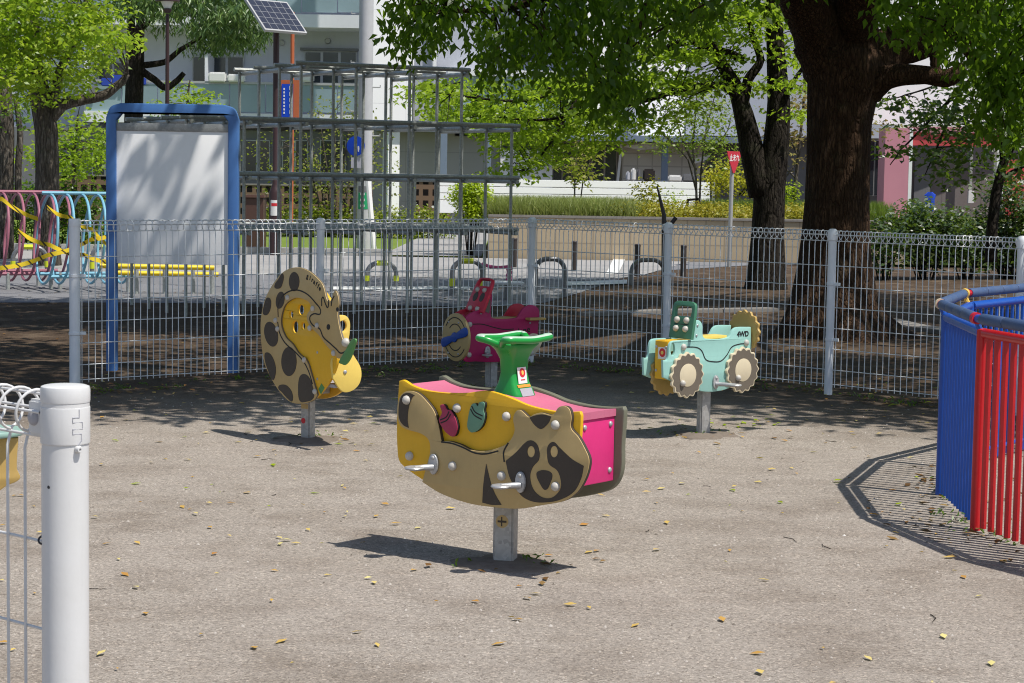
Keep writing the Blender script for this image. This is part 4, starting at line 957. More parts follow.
# ------------------------------------------------------------------ ground, road, bank
def ground_mat():
    k = NT('playground_ground'); pos = k.geo()['Position']
    sx = k.n('ShaderNodeSeparateXYZ'); k.l(pos, sx.inputs[0]); X, Y = sx.outputs[0], sx.outputs[1]
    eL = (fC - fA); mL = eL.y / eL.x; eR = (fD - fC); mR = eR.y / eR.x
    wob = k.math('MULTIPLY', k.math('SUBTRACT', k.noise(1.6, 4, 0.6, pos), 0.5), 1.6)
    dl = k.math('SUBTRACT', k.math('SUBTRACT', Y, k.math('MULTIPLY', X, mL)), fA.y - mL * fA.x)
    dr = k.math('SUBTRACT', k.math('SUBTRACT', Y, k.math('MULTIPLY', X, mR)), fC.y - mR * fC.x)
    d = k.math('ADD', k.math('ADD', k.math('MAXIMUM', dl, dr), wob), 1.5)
    soil_shade_f = k.ramp(k.math('MULTIPLY_ADD', d, 0.25, 0.35), [(0.10, (0, 0, 0)), (0.45, (0.72, 0.72, 0.72)), (0.85, (1, 1, 1))])  # soil tint, carried in front of the fence to paint tree shade on sand
    g1 = k.noise(170, 4, 0.8, pos); g2 = k.noise(48, 6, 0.78, pos); g3 = k.noise(2.2, 6, 0.6, pos); g4 = k.noise(0.5, 4, 0.6, pos)
    st = k.noise(5.0, 5, 0.65, pos, (0.35, 1.6, 1))
    sand = k.ramp(g2, [(0.25, (0.21, 0.18, 0.15)), (0.5, (0.335, 0.295, 0.255)), (0.75, (0.43, 0.385, 0.34))])
    sand = k.mix(sand, (0.17, 0.135, 0.105), k.ramp(g3, [(0.46, (0, 0, 0)), (0.78, (0.75, 0.75, 0.75))]))
    sand = k.mix(sand, (0.21, 0.17, 0.135), k.ramp(st, [(0.5, (0, 0, 0)), (0.72, (0.3, 0.3, 0.3))]))
    sand = k.mix(sand, (0.40, 0.355, 0.315), k.ramp(g4, [(0.45, (0, 0, 0)), (0.7, (0.45, 0.45, 0.45))]))
    sp = k.ramp(g1, [(0.30, (0.2, 0.2, 0.2)), (0.43, (0.85, 0.85, 0.85)), (0.57, (1.05, 1.05, 1.05)), (0.70, (1.9, 1.85, 1.8))])
    vo = k.n('ShaderNodeTexVoronoi'); vo.inputs['Scale'].default_value = 130; k.l(pos, vo.inputs['Vector'])
    sv = k.n('ShaderNodeSeparateColor'); k.l(vo.outputs['Color'], sv.inputs[0])
    cell = k.ramp(sv.outputs[0], [(0.0, (0.45, 0.43, 0.42)), (0.25, (0.85, 0.85, 0.85)), (0.75, (1.05, 1.05, 1.05)), (0.93, (1.3, 1.28, 1.25)), (1.0, (1.75, 1.7, 1.65))])
    sand = k.mix(sand, cell, 0.7, 'MULTIPLY')
    sand = k.mix(sand, sp, 0.8, 'MULTIPLY')
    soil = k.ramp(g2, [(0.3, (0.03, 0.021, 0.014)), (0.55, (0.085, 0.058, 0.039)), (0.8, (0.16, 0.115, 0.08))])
    soil = k.mix(soil, (0.27, 0.205, 0.145), k.ramp(g3, [(0.5, (0, 0, 0)), (0.75, (0.6, 0.6, 0.6))]))  # pale noise patches paint sunlit spots into the soil colour
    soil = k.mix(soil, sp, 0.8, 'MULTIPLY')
    c = k.mix(sand, soil, soil_shade_f)
    h = k.math('ADD', k.math('MULTIPLY', g1, 0.35), k.math('ADD', k.math('MULTIPLY', g2, 0.9), k.math('MULTIPLY', g3, 1.2)))
    k.bsdf(c, 0.95, 0, k.bump(h, 0.55, 0.012), 0.12); return k.m
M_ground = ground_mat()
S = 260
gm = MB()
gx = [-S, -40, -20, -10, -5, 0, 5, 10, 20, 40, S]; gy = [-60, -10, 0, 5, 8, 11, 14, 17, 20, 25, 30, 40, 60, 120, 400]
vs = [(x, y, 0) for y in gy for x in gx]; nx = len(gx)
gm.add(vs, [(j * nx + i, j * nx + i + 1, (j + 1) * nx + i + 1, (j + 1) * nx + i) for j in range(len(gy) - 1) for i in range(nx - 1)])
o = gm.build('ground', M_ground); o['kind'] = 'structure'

def asphalt(name, base, var, sc=60):
    k = NT(name); p = k.geo()['Position']; n = k.noise(sc, 5, 0.7, p); n2 = k.noise(0.7, 5, 0.6, p)
    c = k.ramp(n, [(0.3, tuple(b * (1 - var) for b in base)), (0.7, tuple(b * (1 + var) for b in base))])
    c = k.mix(c, tuple(b * 0.7 for b in base), k.ramp(n2, [(0.45, (0, 0, 0)), (0.7, (0.7, 0.7, 0.7))]))
    k.bsdf(c, 0.85, 0, k.bump(n, 0.3, 0.006), 0.2); return k.m
M_road = asphalt('road_asphalt', (0.20, 0.20, 0.21), 0.3); M_pave = asphalt('pavement_grey', (0.33, 0.32, 0.31), 0.18, 30)
def sheet(name, pts, mat, z, kind='structure'):
    mb = MB().add([(p.x, p.y, z) for p in pts], [tuple(range(len(pts)))]); o = mb.build(name, mat, None); o['kind'] = kind; return o
front = [G(-330, 303), G(120, 303), G(330, 305), G(480, 307), G(545, 303), G(580, 293), G(620, 279), G(660, 271), (G(760, 265)), G(1250, 262)]
back = [Vector((22, 36.2, 0)), Vector((-14, 36.2, 0))]
sheet('road', front + back, M_road, 0.006)
kb = [G(-330, 284), G(330, 285), G(520, 285.5), G(560, 284)]
sheet('pavement', [Vector((-14, 29.5, 0)), Vector((1.1, 29.2, 0)), Vector((1.9, 30.5, 0)), Vector((3.2, 36.15, 0)), Vector((-14, 36.15, 0))], M_pave, 0.012)
M_line = paint('road_white', (0.72, 0.72, 0.70), 0.6, dirt=0.4)
l0 = [G(566, 283), G(627, 281), G(627, 285), G(566, 287)]
sheet('road_marking', l0, M_line, 0.02)
sheet('road_marking', [G(606, 275), G(618, 275), G(628, 254.5), G(616, 254.5)], M_line, 0.021)
sheet('road_marking', [G(330, 288), G(470, 288), G(470, 291), G(330, 291)], M_line, 0.02)
# concrete edging strips in the soil around the big tree
M_conc = paint('old_concrete', (0.24, 0.22, 0.20), 0.8, dirt=0.5)
def edging(pts, wd, label):
    t = thing('kerb_edging', label, 'kerb', pts[0]); mb = MB()
    for a, b in zip(pts, pts[1:]):
        e = (b - a); L = e.length; e.normalize(); n = max(1, round(L / 0.62))
        for i in range(n):
            c = a + e * (L * (i + .5) / n); mb.box(c + Vector((0, 0, -0.005)), (L / n - 0.012, wd, 0.09), math.atan2(e.y, e.x))
    mb.build('kerb_stones', M_conc, t, world=True, bevel=0.008)
edging([G(583, 316), G(662, 313), G(775, 311)], 0.2, 'straight concrete edging strip in soil left of the big trunk')
edging([G(884, 322), G(915, 329), G(960, 335), G(1040, 336)], 0.3, 'curved concrete edging in soil right of the big trunk')

# tiled retaining wall, planted bank behind it, lawn on the left
def tile_mat(name, c1, c2, mortar, sc, bw=0.5, rh=0.25, rough=0.6, ms=0.012, vec='Generated'):
    k = NT(name); g = k.geo()['Position']
    cx = k.n('ShaderNodeSeparateXYZ'); k.l(g, cx.inputs[0]); cm = k.n('ShaderNodeCombineXYZ')
    k.l(k.math('ADD', cx.outputs[0], cx.outputs[1]), cm.inputs[0]); k.l(cx.outputs[2], cm.inputs[1])
    b = k.n('ShaderNodeTexBrick'); b.offset = 0.0
    b.inputs['Color1'].default_value = (*c1, 1); b.inputs['Color2'].default_value = (*c2, 1); b.inputs['Mortar'].default_value = (*mortar, 1)
    b.inputs['Scale'].default_value = sc; b.inputs['Mortar Size'].default_value = ms; b.inputs['Brick Width'].default_value = bw; b.inputs['Row Height'].default_value = rh
    k.l(cm.outputs[0], b.inputs['Vector']); n = k.noise(0.8, 5, 0.6, g)
    c = k.mix(b.outputs['Color'], tuple(x * 0.75 for x in c1), k.math('MULTIPLY', n, 0.4))
    k.bsdf(c, rough, 0, k.bump(b.outputs['Fac'], -0.2, 0.01), 0.3); return k.m
M_tilew = tile_mat('beige_tile', (0.50, 0.40, 0.27), (0.44, 0.35, 0.235), (0.30, 0.24, 0.17), 1.0, 0.34, 0.30)
YW = 36.3
wx0, wx1 = P(488, 240, YW).x, P(905, 240, YW).x; wz = P(650, 219.5, YW).z
rwl = thing('retaining_wall', 'beige tiled low retaining wall along the far side of road', 'wall', (wx0, YW, 0))
MB().box(((wx0 + wx1) / 2, YW + 0.1, wz / 2), (wx1 - wx0, 0.2, wz)).build('tiled_face', M_tilew, rwl, world=True)
MB().box(((wx0 + wx1) / 2, YW + 0.1, wz + 0.02), (wx1 - wx0 + 0.02, 0.26, 0.05)).build('coping', M_conc, rwl, world=True, bevel=0.01)
MB().box((wx0 + 0.1, YW + 3.2, wz / 2), (0.2, 6.0, wz)).build('return_wall', paint('wall_shaded', (0.12, 0.08, 0.06), 0.7), rwl, world=True)  # dark colour paints the shade on this side of the wall
M_soilb = paint('bank_soil', (0.10, 0.12, 0.035), 0.95, dirt=0.5, spec=0.1)
MB().box(((wx0 + 14) / 2 + .1, YW + 4.2, wz / 2 - 0.03), (14 - wx0 - 0.2, 8.0, wz - 0.02)).build('planted_bank', M_soilb)['kind'] = 'structure'
def lawn_mat():
    k = NT('lawn'); p = k.geo()['Position']; n = k.noise(30, 4, 0.7, p); n2 = k.noise(1.2, 4, 0.6, p)
    c = k.ramp(n, [(0.3, (0.06, 0.12, 0.012)), (0.7, (0.20, 0.30, 0.05))]); c = k.mix(c, (0.22, 0.22, 0.07), k.math('MULTIPLY', n2, 0.5))
    k.bsdf(c, 0.9, 0, k.bump(n, 0.6, 0.02), 0.1); return k.m
M_lawn = lawn_mat()
sheet('lawn', [Vector((-30, 36.4, 0)), Vector((wx0 - 0.1, 36.4, 0)), Vector((wx0 - 0.1, 56, 0)), Vector((-30, 56, 0))], M_lawn, 0.02)
sheet('pavement', [Vector((-2.4, 36.45, 0)), Vector((wx0 - 0.12, 36.45, 0)), Vector((wx0 - 0.12, 55, 0)), Vector((-2.0, 55, 0))], M_pave, 0.03)
M_kerb = paint('kerb_stone', (0.42, 0.41, 0.39), 0.75, dirt=0.4)
kt = thing('kerb', 'pale kerb stones between the lawn and the pavement', 'kerb', (-6, 36.3, 0)); mb = MB()
for i in range(26): mb.box((-17.5 + i * 0.6, 36.28, 0.06), (0.59, 0.16, 0.16))
mb.build('kerb_stones', M_kerb, kt, world=True, bevel=0.012)

# ------------------------------------------------------------------ foliage helpers
rng = np.random.default_rng(7)
def leaf_arrays(cent, per, spread, size, aspect=0.55, droop=0.25, tilt=0.45, flat=0.5, needle=False):
    cent = np.asarray(cent, float); n = len(cent) * per
    c = np.repeat(cent, per, axis=0)
    off = rng.normal(0, 1, (n, 3)); off /= np.maximum(1, np.linalg.norm(off, axis=1, keepdims=True) / 1.9)
    off *= np.array([spread, spread, spread * flat]); pos = c + off
    a = rng.uniform(0, 2 * np.pi, n); d = np.stack([np.cos(a), np.sin(a), -np.abs(rng.normal(droop, 0.35, n))], 1)
    if needle: d[:, 2] -= 0.5
    d /= np.linalg.norm(d, axis=1, keepdims=True)
    nr = np.stack([rng.normal(0, tilt, n), rng.normal(0, tilt, n), np.ones(n)], 1)
    s = np.cross(d, nr); s /= np.linalg.norm(s, axis=1, keepdims=True) + 1e-9
    u = np.cross(s, d)
    L = size * rng.uniform(0.65, 1.3, n)[:, None]; W = L * aspect * 0.5
    v0 = pos; v2 = pos + d * L - u * L * 0.10; mid = pos + d * L * 0.42
    v1 = mid + s * W + u * L * 0.10; v3 = mid - s * W + u * L * 0.10
    V = np.stack([v0, v1, v2, v3], 1).reshape(-1, 3); return V
def leaf_mesh(V):
    n = len(V) // 4; me = bpy.data.meshes.new('foliage'); me.vertices.add(len(V)); me.vertices.foreach_set('co', V.astype(np.float32).ravel())
    me.loops.add(n * 4); me.loops.foreach_set('vertex_index', np.arange(n * 4, dtype=np.int32))
    me.polygons.add(n); me.polygons.foreach_set('loop_start', np.arange(0, n * 4, 4, dtype=np.int32))
    try: me.polygons.foreach_set('loop_total', np.full(n, 4, dtype=np.int32))
    except Exception: pass
    me.update(calc_edges=True); me.validate(); return me
def foliage(parent, V, mat, name='crown'):
    I = np.array(INV[parent.name]); V = V @ I[:3, :3].T + I[:3, 3]
    me = leaf_mesh(V); me.materials.append(mat); o = bpy.data.objects.new(name, me); COL.objects.link(o); o.parent = parent; return o
def pts_in_ellipse(cx, cy, rx, ry, n, Y0, Y1):
    o = []
    for _ in range(n):
        a = rng.uniform(0, 2 * np.pi); r = math.sqrt(rng.uniform(0, 1)); o.append(P(cx + rx * r * math.cos(a), cy + ry * r * math.sin(a), rng.uniform(Y0, Y1)))
    return o
def pts_in_poly(poly, n, Y0, Y1):
    xs = [p[0] for p in poly]; ys = [p[1] for p in poly]; o = []
    while len(o) < n:
        x, y = rng.uniform(min(xs), max(xs)), rng.uniform(min(ys), max(ys)); ins = False; j = len(poly) - 1
        for i in range(len(poly)):
            if (poly[i][1] > y) != (poly[j][1] > y) and x < (poly[j][0] - poly[i][0]) * (y - poly[i][1]) / (poly[j][1] - poly[i][1]) + poly[i][0]: ins = not ins
            j = i
        if ins: o.append(P(x, y, rng.uniform(Y0, Y1)))
    return o
def limb(mb, pts, r0, r1, n=10, k=5, wob=0.0):
    pts = [Vector(p) for p in pts]
    xs = smooth([(p.x, p.y) for p in pts], False, k); zs = smooth([(i, p.z) for i, p in enumerate(pts)], False, k)
    q = [Vector((a[0], a[1], b[1])) for a, b in zip(xs, zs)]
    if wob: q = [p + Vector((random.uniform(-wob, wob), random.uniform(-wob, wob), 0)) if 0 < i < len(q) - 1 else p for i, p in enumerate(q)]
    if isinstance(r0, (list, tuple)): rs = list(np.interp(np.linspace(0, len(r0) - 1, len(q)), range(len(r0)), r0))
    else: rs = list(np.linspace(r0, r1, len(q)))
    mb.tube(q, rs, n); return q
def twigs(mb, cl, skel, r=0.008, maxd=3.0, n=4, frac=1.0):
    sk = np.array([tuple(p) for p in skel])
    for c in cl:
        if rng.uniform() > frac: continue
        cc = np.array(tuple(c)); dd = np.linalg.norm(sk - cc, axis=1); i = int(dd.argmin())
        if dd[i] > maxd: continue
        a = Vector(sk[i]); b = Vector(c); md = a.lerp(b, 0.55) + Vector((0, 0, 0.08 * dd[i])); L = dd[i]
        mb.tube([a, md, b], [r * (1 + L * 0.6), r * (0.9 + 0.25 * L), r * 0.35], n, cap=False)
M_barkbig = bark('big_tree_bark', (0.080, 0.045, 0.026), (0.20, 0.12, 0.07), 30, (1, 1, 0.2), 1.0, 0.05)
M_barkdk = bark('dark_bark', (0.035, 0.028, 0.022), (0.10, 0.085, 0.07), 22)
M_barkgr = bark('grey_bark', (0.13, 0.11, 0.09), (0.32, 0.29, 0.25), 20)
M_lf_dark = leafmat('leaf_deep_green', (0.030, 0.075, 0.008), (0.055, 0.125, 0.012), (0.10, 0.20, 0.02), 0.38, 0.07)
M_lf_big = leafmat('leaf_drooping', (0.035, 0.09, 0.007), (0.065, 0.15, 0.011), (0.14, 0.26, 0.02), 0.6, 0.02, (0.38, 0.62, 0.03))
M_lf_mid = leafmat('leaf_mid_green', (0.055, 0.13, 0.012), (0.095, 0.20, 0.018), (0.16, 0.29, 0.03), 0.45, 0.06)
M_lf_brt = leafmat('leaf_bright_green', (0.15, 0.26, 0.012), (0.25, 0.38, 0.02), (0.38, 0.48, 0.04), 0.58, 0.03, (0.5, 0.72, 0.04))
M_lf_yel = leafmat('leaf_yellow_green', (0.13, 0.25, 0.012), (0.27, 0.41, 0.018), (0.50, 0.58, 0.05), 0.55, 0.03, (0.5, 0.7, 0.04))
M_lf_con = leafmat('needle_green', (0.04, 0.10, 0.025), (0.11, 0.20, 0.045), (0.25, 0.36, 0.09), 0.25, 0.05, (0.2, 0.35, 0.05))
M_lf_shr = leafmat('shrub_green', (0.028, 0.06, 0.014), (0.05, 0.10, 0.025), (0.09, 0.15, 0.05), 0.25, 0.08)
M_lf_olv = leafmat('grass_olive', (0.20, 0.27, 0.05), (0.32, 0.40, 0.10), (0.50, 0.53, 0.20), 0.35, 0.03, (0.4, 0.42, 0.1))
M_lf_gold = leafmat('leaf_gold', (0.38, 0.36, 0.02), (0.50, 0.50, 0.03), (0.60, 0.58, 0.08), 0.4, 0.03, (0.6, 0.6, 0.03))
M_lf_red = leafmat('leaf_reddish', (0.22, 0.13, 0.06), (0.25, 0.24, 0.06), (0.32, 0.33, 0.09), 0.35, 0.03, (0.45, 0.35, 0.1))
M_lf_wht = leafmat('blossom_white', (0.55, 0.56, 0.5), (0.66, 0.66, 0.6), (0.72, 0.72, 0.68), 0.3, 0.02, (0.7, 0.7, 0.6))

# ------------------------------------------------------------------ the big tree
tb_ = G(848, 336)
big = thing('broadleaf_tree', 'massive old tree with thick brown trunk standing right of centre behind the fence', 'tree', tb_)
YB_ = tb_.y
def wp(px, py, dY=0): return P(px, py, YB_ + dY)
sc = FPX / YB_
mb = MB(); skel = []
# trunk with root flare: rings with lobes
rings = []
prof = [(345, 843, 80), (337, 841, 69), (327, 837, 58), (312, 833, 48.5), (292, 832, 42), (265, 833.5, 37), (235, 835, 33.5), (200, 836.5, 31.5), (160, 838, 31), (125, 839, 31.5), (100, 842, 34), (82, 845, 37.5), (66, 842, 41), (50, 836, 43)]
for i, (py, cx, hw_) in enumerate(prof):
    c = wp(cx, py); r = hw_ / sc; ring = []
    lob = max(0, (hw_ - 34) / 60)
    for k in range(40):
        t = 2 * math.pi * k / 40
        rr = r * (1 + lob * 0.38 * math.cos(5 * t + 0.7) + lob * 0.15 * math.cos(9 * t) + 0.025 * math.sin(3 * t + i * 0.4) + 0.02 * math.sin(7 * t - i * .3))
        ring.append(Vector((c.x + rr * math.cos(t), c.y + rr * math.sin(t), c.z)))
    rings.append(ring)
mb.loft(rings)
for pts, r0, r1 in (([wp(832, 70), wp(818, 30, -.2), wp(800, -10, -.6), wp(770, -70, -1.2), wp(700, -170, -2.5), wp(560, -240, -3.8)], [0.29, 0.25, 0.23, 0.2, 0.14, 0.07], 0),
                    ([wp(845, 76), wp(848, 30), wp(848, -30, .3), wp(840, -140, .8), wp(830, -320, 1.4), wp(860, -480, 1.0)], [0.34, 0.30, 0.27, 0.24, 0.16, 0.07], 0),
                    ([wp(858, 84), wp(885, 50, .2), wp(918, 42, .3), wp(948, 24, .2), wp(985, -40, 0), wp(1060, -160, -.6), wp(1180, -260, -1)], [0.28, 0.22, 0.19, 0.17, 0.15, 0.12, 0.05], 0),
                    ([wp(860, 96, -.05), wp(888, 77, -.2), wp(925, 75, -.3), wp(948, 78, -.35), wp(965, 68, -.4)], [0.17, 0.12, 0.09, 0.09, 0.07], 0),
                    ([wp(938, 72, -.25), wp(934, 58, -.25), wp(938, 40, -.2)], 0.05, 0.04),
                    ([wp(850, 40), wp(870, -60, -1.0), wp(905, -190, -3.2), wp(950, -300, -5.2), wp(960, -380, -6.6)], [0.25, 0.2, 0.14, 0.1, 0.05], 0),
                    ([wp(800, -10, -.6), wp(745, -40, -2), wp(690, -50, -3.4), wp(600, -30, -4.4), wp(520, 5, -5), wp(450, 12, -5.2)], [0.16, 0.12, 0.09, 0.055, 0.03, 0.012], 0),
                    ([wp(690, -50, -3.4), wp(650, 0, -4.2), wp(625, 50, -4.6), wp(605, 92, -4.8)], [0.06, 0.04, 0.025, 0.01], 0),
                    ([wp(700, -170, -2.5), wp(560, -150, -3.4), wp(470, -60, -4.4), wp(410, 15, -4.8)], [0.1, 0.07, 0.04, 0.01], 0),
                    ([wp(985, -40, 0), wp(960, -40, -1.6), wp(950, 0, -2.6), wp(965, 45, -3.0), wp(990, 90, -3.2)], [0.08, 0.06, 0.04, 0.025, 0.01], 0),
                    ([wp(830, -320, 1.4), wp(700, -480, 3), wp(500, -560, 4)], 0.12, 0.04), ([wp(840, -140, .8), wp(960, -300, 3), wp(1100, -380, 5)], 0.12, 0.04)):
    skel += limb(mb, pts, r0, r1, 12 if (r0 if not isinstance(r0, list) else r0[0]) > .12 else 7, 5, 0.006)
cl1 = pts_in_poly([(410, -25), (645, -25), (641, 50), (632, 76), (618, 96), (602, 92), (585, 72), (560, 66), (530, 52), (505, 50), (482, 34), (465, 26), (445, 20), (420, 24), (408, 15)], 66, 13.6, 15.6)
cl1 += pts_in_ellipse(408, 30, 8, 12, 5, 14.2, 15) + pts_in_ellipse(612, 92, 18, 12, 7, 14, 15) + pts_in_ellipse(497, 60, 14, 12, 6, 14, 15) + pts_in_poly([(640, -20), (800, -20), (780, 2), (700, 14), (650, 30)], 12, 14, 17)
cl2 = pts_in_ellipse(990, 26, 44, 34, 25, 15.2, 17.2) + pts_in_ellipse(925, 6, 30, 14, 16, 15.2, 16.8) + pts_in_ellipse(1004, 82, 30, 28, 19, 15.5, 17) + pts_in_ellipse(1010, 118, 20, 14, 8, 15.5, 17) + pts_in_ellipse(985, -32, 90, 20, 26, 14, 18) + pts_in_ellipse(1070, 40, 40, 60, 24, 15, 17)
twigs(mb, cl1 + cl2, skel, 0.006, 2.2, 4, 0.8)
# upper crown out of frame (casts the shade)
up = []
holes = [(G(905, 292), 2.0, 1.3), (G(930, 352), 1.1, 0.7), (G(890, 328), 1.1, 0.7), (G(650, 316), 1.3, 0.8), (G(720, 311), 1.2, 0.8), (G(590, 335), 1.0, 0.7), (G(30, 335), 1.5, 0.8), (G(130, 342), 1.2, 0.6),
         (Vector((-3.3, 15.8, 0)), 0.8, 0.55), (Vector((-2.3, 15.9, 0)), 0.5, 0.5), (G(960, 300), 1.5, 1.0), (G(520, 345), 0.8, 0.5), (G(430, 350), 0.8, 0.5), (G(780, 350), 0.9, 0.6), (G(330, 345), 0.9, 0.5)]
while len(up) < 640:
    x, y, z = rng.uniform(-6.5, 10.5), rng.uniform(11.4, 24.5), rng.uniform(4.1, 9.0)
    ex = (abs(x - 2.2) / 8.2) ** 2.6 + (abs(y - 17.6) / 6.6) ** 2.6 + (max(0, z - 5) / 5.5) ** 2
    if ex > 1: continue
    if z < 1.56 + 0.0985 * y + 1.25: continue
    if y > 21 and x < 2.5: continue
    gx_, gy_ = x - SUN.x / SUN.z * z, y - SUN.y / SUN.z * z
    if any(((gx_ - h.x) / (a_ + 0.35)) ** 2 + ((gy_ - h.y) / (b_ + 0.3)) ** 2 < 1 for h, a_, b_ in holes): continue
    if 4.0 < x < 8 and 13 < y < 17.6 and rng.uniform() < 0.85: continue
    if 0.4 < x < 2.8 and 12.3 < y < 14.8 and rng.uniform() < 0.6: continue
    if -2 < x < 1.2 and 12.4 < y < 14.6 and rng.uniform() < 0.6: continue
    up.append((x, y, z))
twigs(mb, up, skel, 0.01, 3.5, 4, 0.35)
mb.build('trunk', M_barkbig, big, world=True, sharp=0)
V = np.concatenate([leaf_arrays(cl1, 52, 0.13, 0.080, 0.46, 1.1, 0.7, 0.95), leaf_arrays(cl2, 44, 0.15, 0.086, 0.5, 1.0, 0.6, 0.95)])
foliage(big, V, M_lf_big, 'crown')
foliage(big, leaf_arrays(up, 120, 0.5, 0.17, 0.6, 0.3, 0.6, 0.6), M_lf_mid, 'crown')

# ------------------------------------------------------------------ second dark tree behind
def tree(name, label, base, limbs, clusters, leafm, barkm, per, spread, size, tilt=0.8, group='trees around the playground', tw=0.006, tmax=2.0, flat=0.4, droop=0.2, aspect=0.55, wob=0.0, tfrac=0.8, cat='tree', needle=False):
    t = thing(name, label, cat, base, 0, group); mb = MB(); sk = []
    for pts, r0, r1 in limbs: sk += limb(mb, pts, r0, r1, 9, 5, wob)
    twigs(mb, clusters, sk, tw, tmax, 4, tfrac)
    mb.build('trunk', barkm, t, world=True, sharp=0)
    foliage(t, leaf_arrays(clusters, per, spread, size, aspect, droop, tilt, flat, needle), leafm, 'crown'); return t
def pe(es, Y0, Y1, dens=1.0):
    o = []
    for e in es:
        cx, cy, rx, ry = e[:4]; o += pts_in_ellipse(cx, cy, rx, ry, max(3, int(rx * ry / 26 * dens)), Y0, Y1)
    return o
b2 = G(766, 289); Y2 = b2.y
w2 = lambda px, py, d=0: P(px, py, Y2 + d)
cl = pe([(440, 92, 26, 15), (470, 112, 36, 16), (520, 125, 40, 20), (532, 146, 34, 18), (512, 168, 14, 10), (590, 130, 34, 20), (560, 95, 40, 18), (610, 90, 40, 16), (500, 90, 16, 10), (470, 88, 14, 8)], Y2 - 2.5, Y2 + 0.5, 0.95)
cl += pe([(690, 45, 34, 18), (670, 78, 30, 12), (715, 78, 26, 10), (745, 90, 14, 7), (690, 108, 18, 6), (640, 128, 18, 7), (700, 18, 70, 16), (790, 45, 16, 26), (792, 88, 18, 10), (775, 12, 30, 14), (655, 52, 20, 12), (795, 112, 10, 10), (680, 90, 34, 9), (708, 62, 30, 9), (660, 118, 16, 8), (735, 40, 18, 10)], Y2 - 1.5, Y2 + 1.2, 0.75)
cl += pe([(600, -30, 160, 22), (760, -40, 60, 30)], Y2 - 2, Y2 + 2, 0.5)
tree('broadleaf_tree', 'dark forked tree with layered bright green leaves left of the massive trunk', b2,
     [([w2(766, 296), w2(767, 270), w2(768, 235), w2(770, 190), w2(776, 150), w2(779, 100), w2(776, 50), w2(772, -20), w2(770, -120)], [0.33, 0.27, 0.235, 0.22, 0.19, 0.16, 0.13, 0.1, 0.05], 0),
      ([w2(763, 195), w2(752, 150), w2(744, 115), w2(735, 85), w2(716, 55), w2(706, 30), w2(690, -20)], [0.2, 0.17, 0.14, 0.1, 0.08, 0.06, 0.04], 0),
      ([w2(742, 108), w2(748, 80), w2(760, 55), w2(748, 20), w2(730, -20)], [0.09, 0.07, 0.055, 0.04, 0.03], 0),
      ([w2(744, 60), w2(725, 52), w2(712, 50), w2(690, 42, -.4), w2(660, 52, -.8), w2(600, 70, -1.2), w2(530, 100, -1.6), w2(450, 95, -2)], [0.06, 0.055, 0.05, 0.045, 0.04, 0.03, 0.022, 0.01], 0),
      ([w2(738, 98), w2(722, 86, -.3), w2(690, 88, -.8), w2(640, 102, -1.2), w2(590, 112, -1.6), w2(540, 120, -1.8), w2(480, 115, -2)], [0.06, 0.045, 0.035, 0.03, 0.022, 0.016, 0.008], 0),
      ([w2(600, 70, -1.2), w2(570, 110, -1.4), w2(545, 150, -1.6), w2(525, 172, -1.6)], [0.025, 0.02, 0.014, 0.006], 0),
      ([w2(777, 120), w2(790, 88, -.2), w2(808, 60, -.3)], 0.06, 0.02)],
     cl, M_lf_brt, M_barkdk, 46, 0.21, 0.092, flat=0.24, droop=0.35, tw=0.006, tmax=1.6)

# reddish small tree between the trunks
b3 = flat(P(792, 240, 40)); w3 = lambda px, py, d=0: P(px, py, 40 + d)
tree('broadleaf_tree', 'thin reddish green young tree glimpsed between the dark tree and the massive trunk', b3,
     [([w3(790, 245), w3(795, 190), w3(800, 140), w3(806, 80)], 0.05, 0.02), ([w3(780, 185), w3(795, 165), w3(815, 150)], .02, .01), ([w3(800, 160), w3(785, 130), w3(780, 110)], 0.02, 0.008), ([w3(798, 180), w3(780, 165), w3(770, 160)], 0.02, 0.008)],
     pe([(795, 125, 22, 28), (800, 95, 18, 16), (785, 155, 14, 10), (880, 118, 12, 14)], 39, 41, 0.65), M_lf_red, M_barkgr, 22, 0.3, 0.11, tmax=1.5)
M_lf_airy = leafmat('leaf_airy', (0.15, 0.21, 0.03), (0.23, 0.31, 0.05), (0.34, 0.40, 0.10), 0.45, 0.03)
M_lf_sap = leafmat('leaf_sapling', (0.20, 0.20, 0.03), (0.30, 0.31, 0.05), (0.42, 0.34, 0.09), 0.4, 0.03)
# slender multi stem tree in front of the white house
Y4 = 38.6; b4 = P(697, 216, Y4); b4.z = wz; w4 = lambda px, py, d=0: P(px, py, Y4 + d)
tree('young_tree', 'slender young tree with airy leaves in front of white wall, staked at its foot', b4,
     [([w4(697, 216), w4(696, 180), w4(693, 150), w4(696, 110), w4(698, 70)], 0.026, 0.012), ([w4(699, 216), w4(701, 170), w4(706, 130), w4(715, 95)], 0.022, 0.009), ([w4(700, 175), w4(715, 150), w4(728, 130)], 0.025, 0.01), ([w4(696, 170), w4(682, 140), w4(675, 115)], 0.025, 0.01), ([w4(696, 190), w4(688, 160), w4(670, 140)], 0.02, 0.008)],
     pe([(695, 100, 34, 26), (690, 135, 36, 22), (720, 125, 26, 26), (668, 140, 14, 14), (725, 160, 14, 10)], Y4 - .8, Y4 + .8, 0.95), M_lf_airy, M_barkgr, 20, 0.26, 0.085, tmax=1.4)
Y5 = 39.2; b5 = P(578, 216, Y5); b5.z = wz; w5 = lambda px, py, d=0: P(px, py, Y5 + d)
